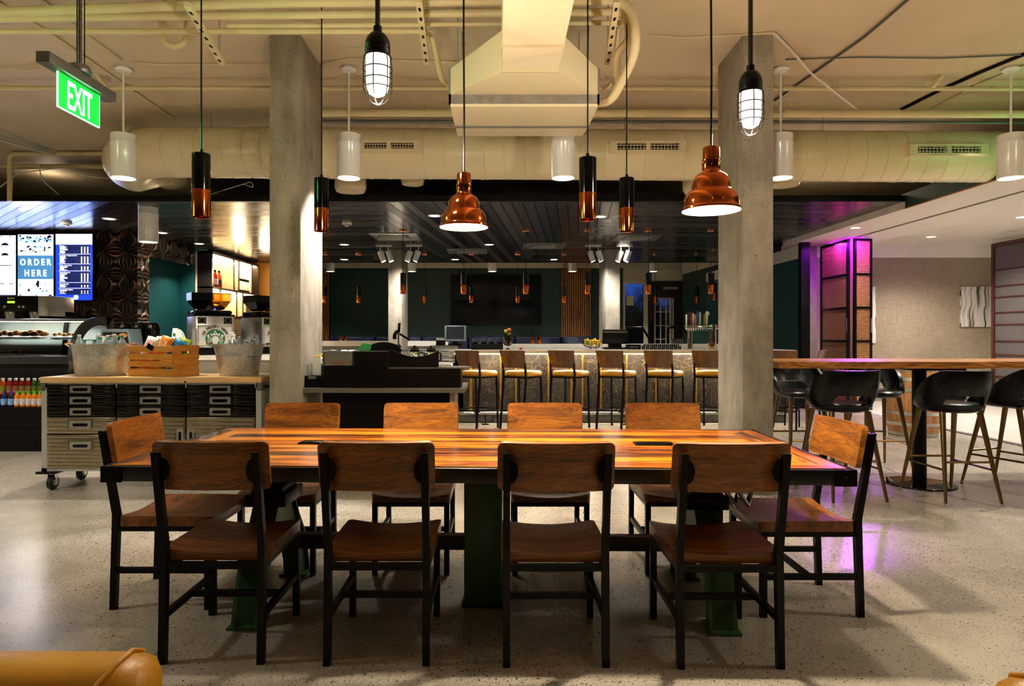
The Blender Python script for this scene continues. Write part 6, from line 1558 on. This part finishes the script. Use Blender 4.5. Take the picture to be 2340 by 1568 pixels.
bpy.data.objects.remove(o)
cb = thing('console_cabinet', 'dark brown low cabinet in the lounge, seen under the high table', 'cabinet', (wx(2175,12.3),12.3,0))
MB().box(-.28,.28,0,.4,.08,.72,.004).build('body', DARKBROWN, cb); MB().box(-.26,-.005,-.012,0,.1,.7).build('door', DARKBROWN, cb); MB().box(.005,.26,-.012,0,.1,.7).build('door', DARKBROWN, cb); MB().box(-.26,.26,.03,.37,0,.08).build('plinth', BLACK, cb)

# ------------------------------------------------------------------ added fill lights without fixtures, with the bar LED and soffit downlight
area((0,BX0*0+BD-.1,1.02), (0,BD-.1,0), 1, WARM, .1, .1, 'led_glow')
l = area(((BX0+BX1)/2,BD-.13,1.02), ((BX0+BX1)/2,BD-.1,0), 115, (1,.84,.6), BX1-BX0-.2, .03, 'bar_led')
spot((-1.15,5.75,2.9), (-1.63,5.62,1.75), 300, (1,.97,.92), 62, .6, .03, 'column_boost')  # added boost to the cylinder lamp's light on the left column, no fixture
for x, y, w in ((-2.6,-.4,6),(.2,-.6,6),(3.0,-.4,12)): spot((x,y,3.4),(x,y+.6,0),w,WARM,130,.8,.12,'hall_fill')  # weak fill spots added around the camera, no fixtures
for x, y in ((-4.6,2.2),(4.8,2.4),(-6.8,5.0)): spot((x,y,3.3),(x,y,0),330,NEUT,125,.8,.12,'hall_fill')  # side fill spots, added to brighten the hall floor
for x, y, w in ((-4.6,2.9,48),(0,-1.6,3),(4.8,2.9,48)): point((x,y,2.5),w,(1,.78,.5),.25,'point_fill')  # added point fills for general brightness, no globes hang here
for x, y, w in ((-7.4,5.2,260),(5.0,6.6,260),(.3,6.3,200)): spot((x,y,3.3),(x,y,0),w,NEUT,120,.8,.1,'hall_fill')  # more added downward fill, not tied to any fixture
for x, y in ((7.6,8.2),(10.5,9.5),(8.0,11.3),(11,6)): spot((x,y,3.05),(x,y,0),330,NEUT,140,.8,.1,'lounge_fill')  # extra spots added to brighten the lounge, besides its own downlights
point((-7.2,9.9,2.6),25,NEUT,.2,'point_fill'); point((4.9,9.8,3.55),9,WARM,.1,'plenum_fill'); point((-6.8,9.8,3.55),5,WARM,.1,'plenum_fill')  # added fill at the coffee side and in the plenum, no lamps there
spot((5.62,10.2,2.98),(5.75,10.6,0),320,WARM,140,.7,.07)

# ------------------------------------------------------------------ world, camera, view
w = bpy.data.worlds.new('hall'); sc.world = w; w.use_nodes = True
w.node_tree.nodes['Background'].inputs[0].default_value = (.02,.02,.025,1); w.node_tree.nodes['Background'].inputs[1].default_value = .3
cam = bpy.data.cameras.new('camera'); co = bpy.data.objects.new('camera', cam); COL.objects.link(co); sc.camera = co
co.location = (0,0,EYE); co.rotation_euler = (PI/2,0,0)
cam.sensor_width = 36; cam.lens = 36*F/2340; cam.shift_x = (1170-CX)/2340; cam.shift_y = (CY-784)/2340; cam.clip_start = .05; cam.clip_end = 100
vs = sc.view_settings; sc.display_settings.display_device = 'sRGB'; vs.view_transform = 'Standard'; vs.look = 'None'; vs.exposure = 0.12; vs.gamma = 1.0; vs.use_curve_mapping = False
cy = sc.cycles; cy.max_bounces = 6; cy.diffuse_bounces = 3; cy.glossy_bounces = 2; cy.transmission_bounces = 5; cy.transparent_max_bounces = 8
cy.caustics_reflective = False; cy.caustics_refractive = False; cy.sample_clamp_indirect = 6; cy.blur_glossy = .5
cy.use_adaptive_sampling = True; cy.adaptive_threshold = .12; cy.adaptive_min_samples = 12; cy.use_denoising = True; cy.use_light_tree = True
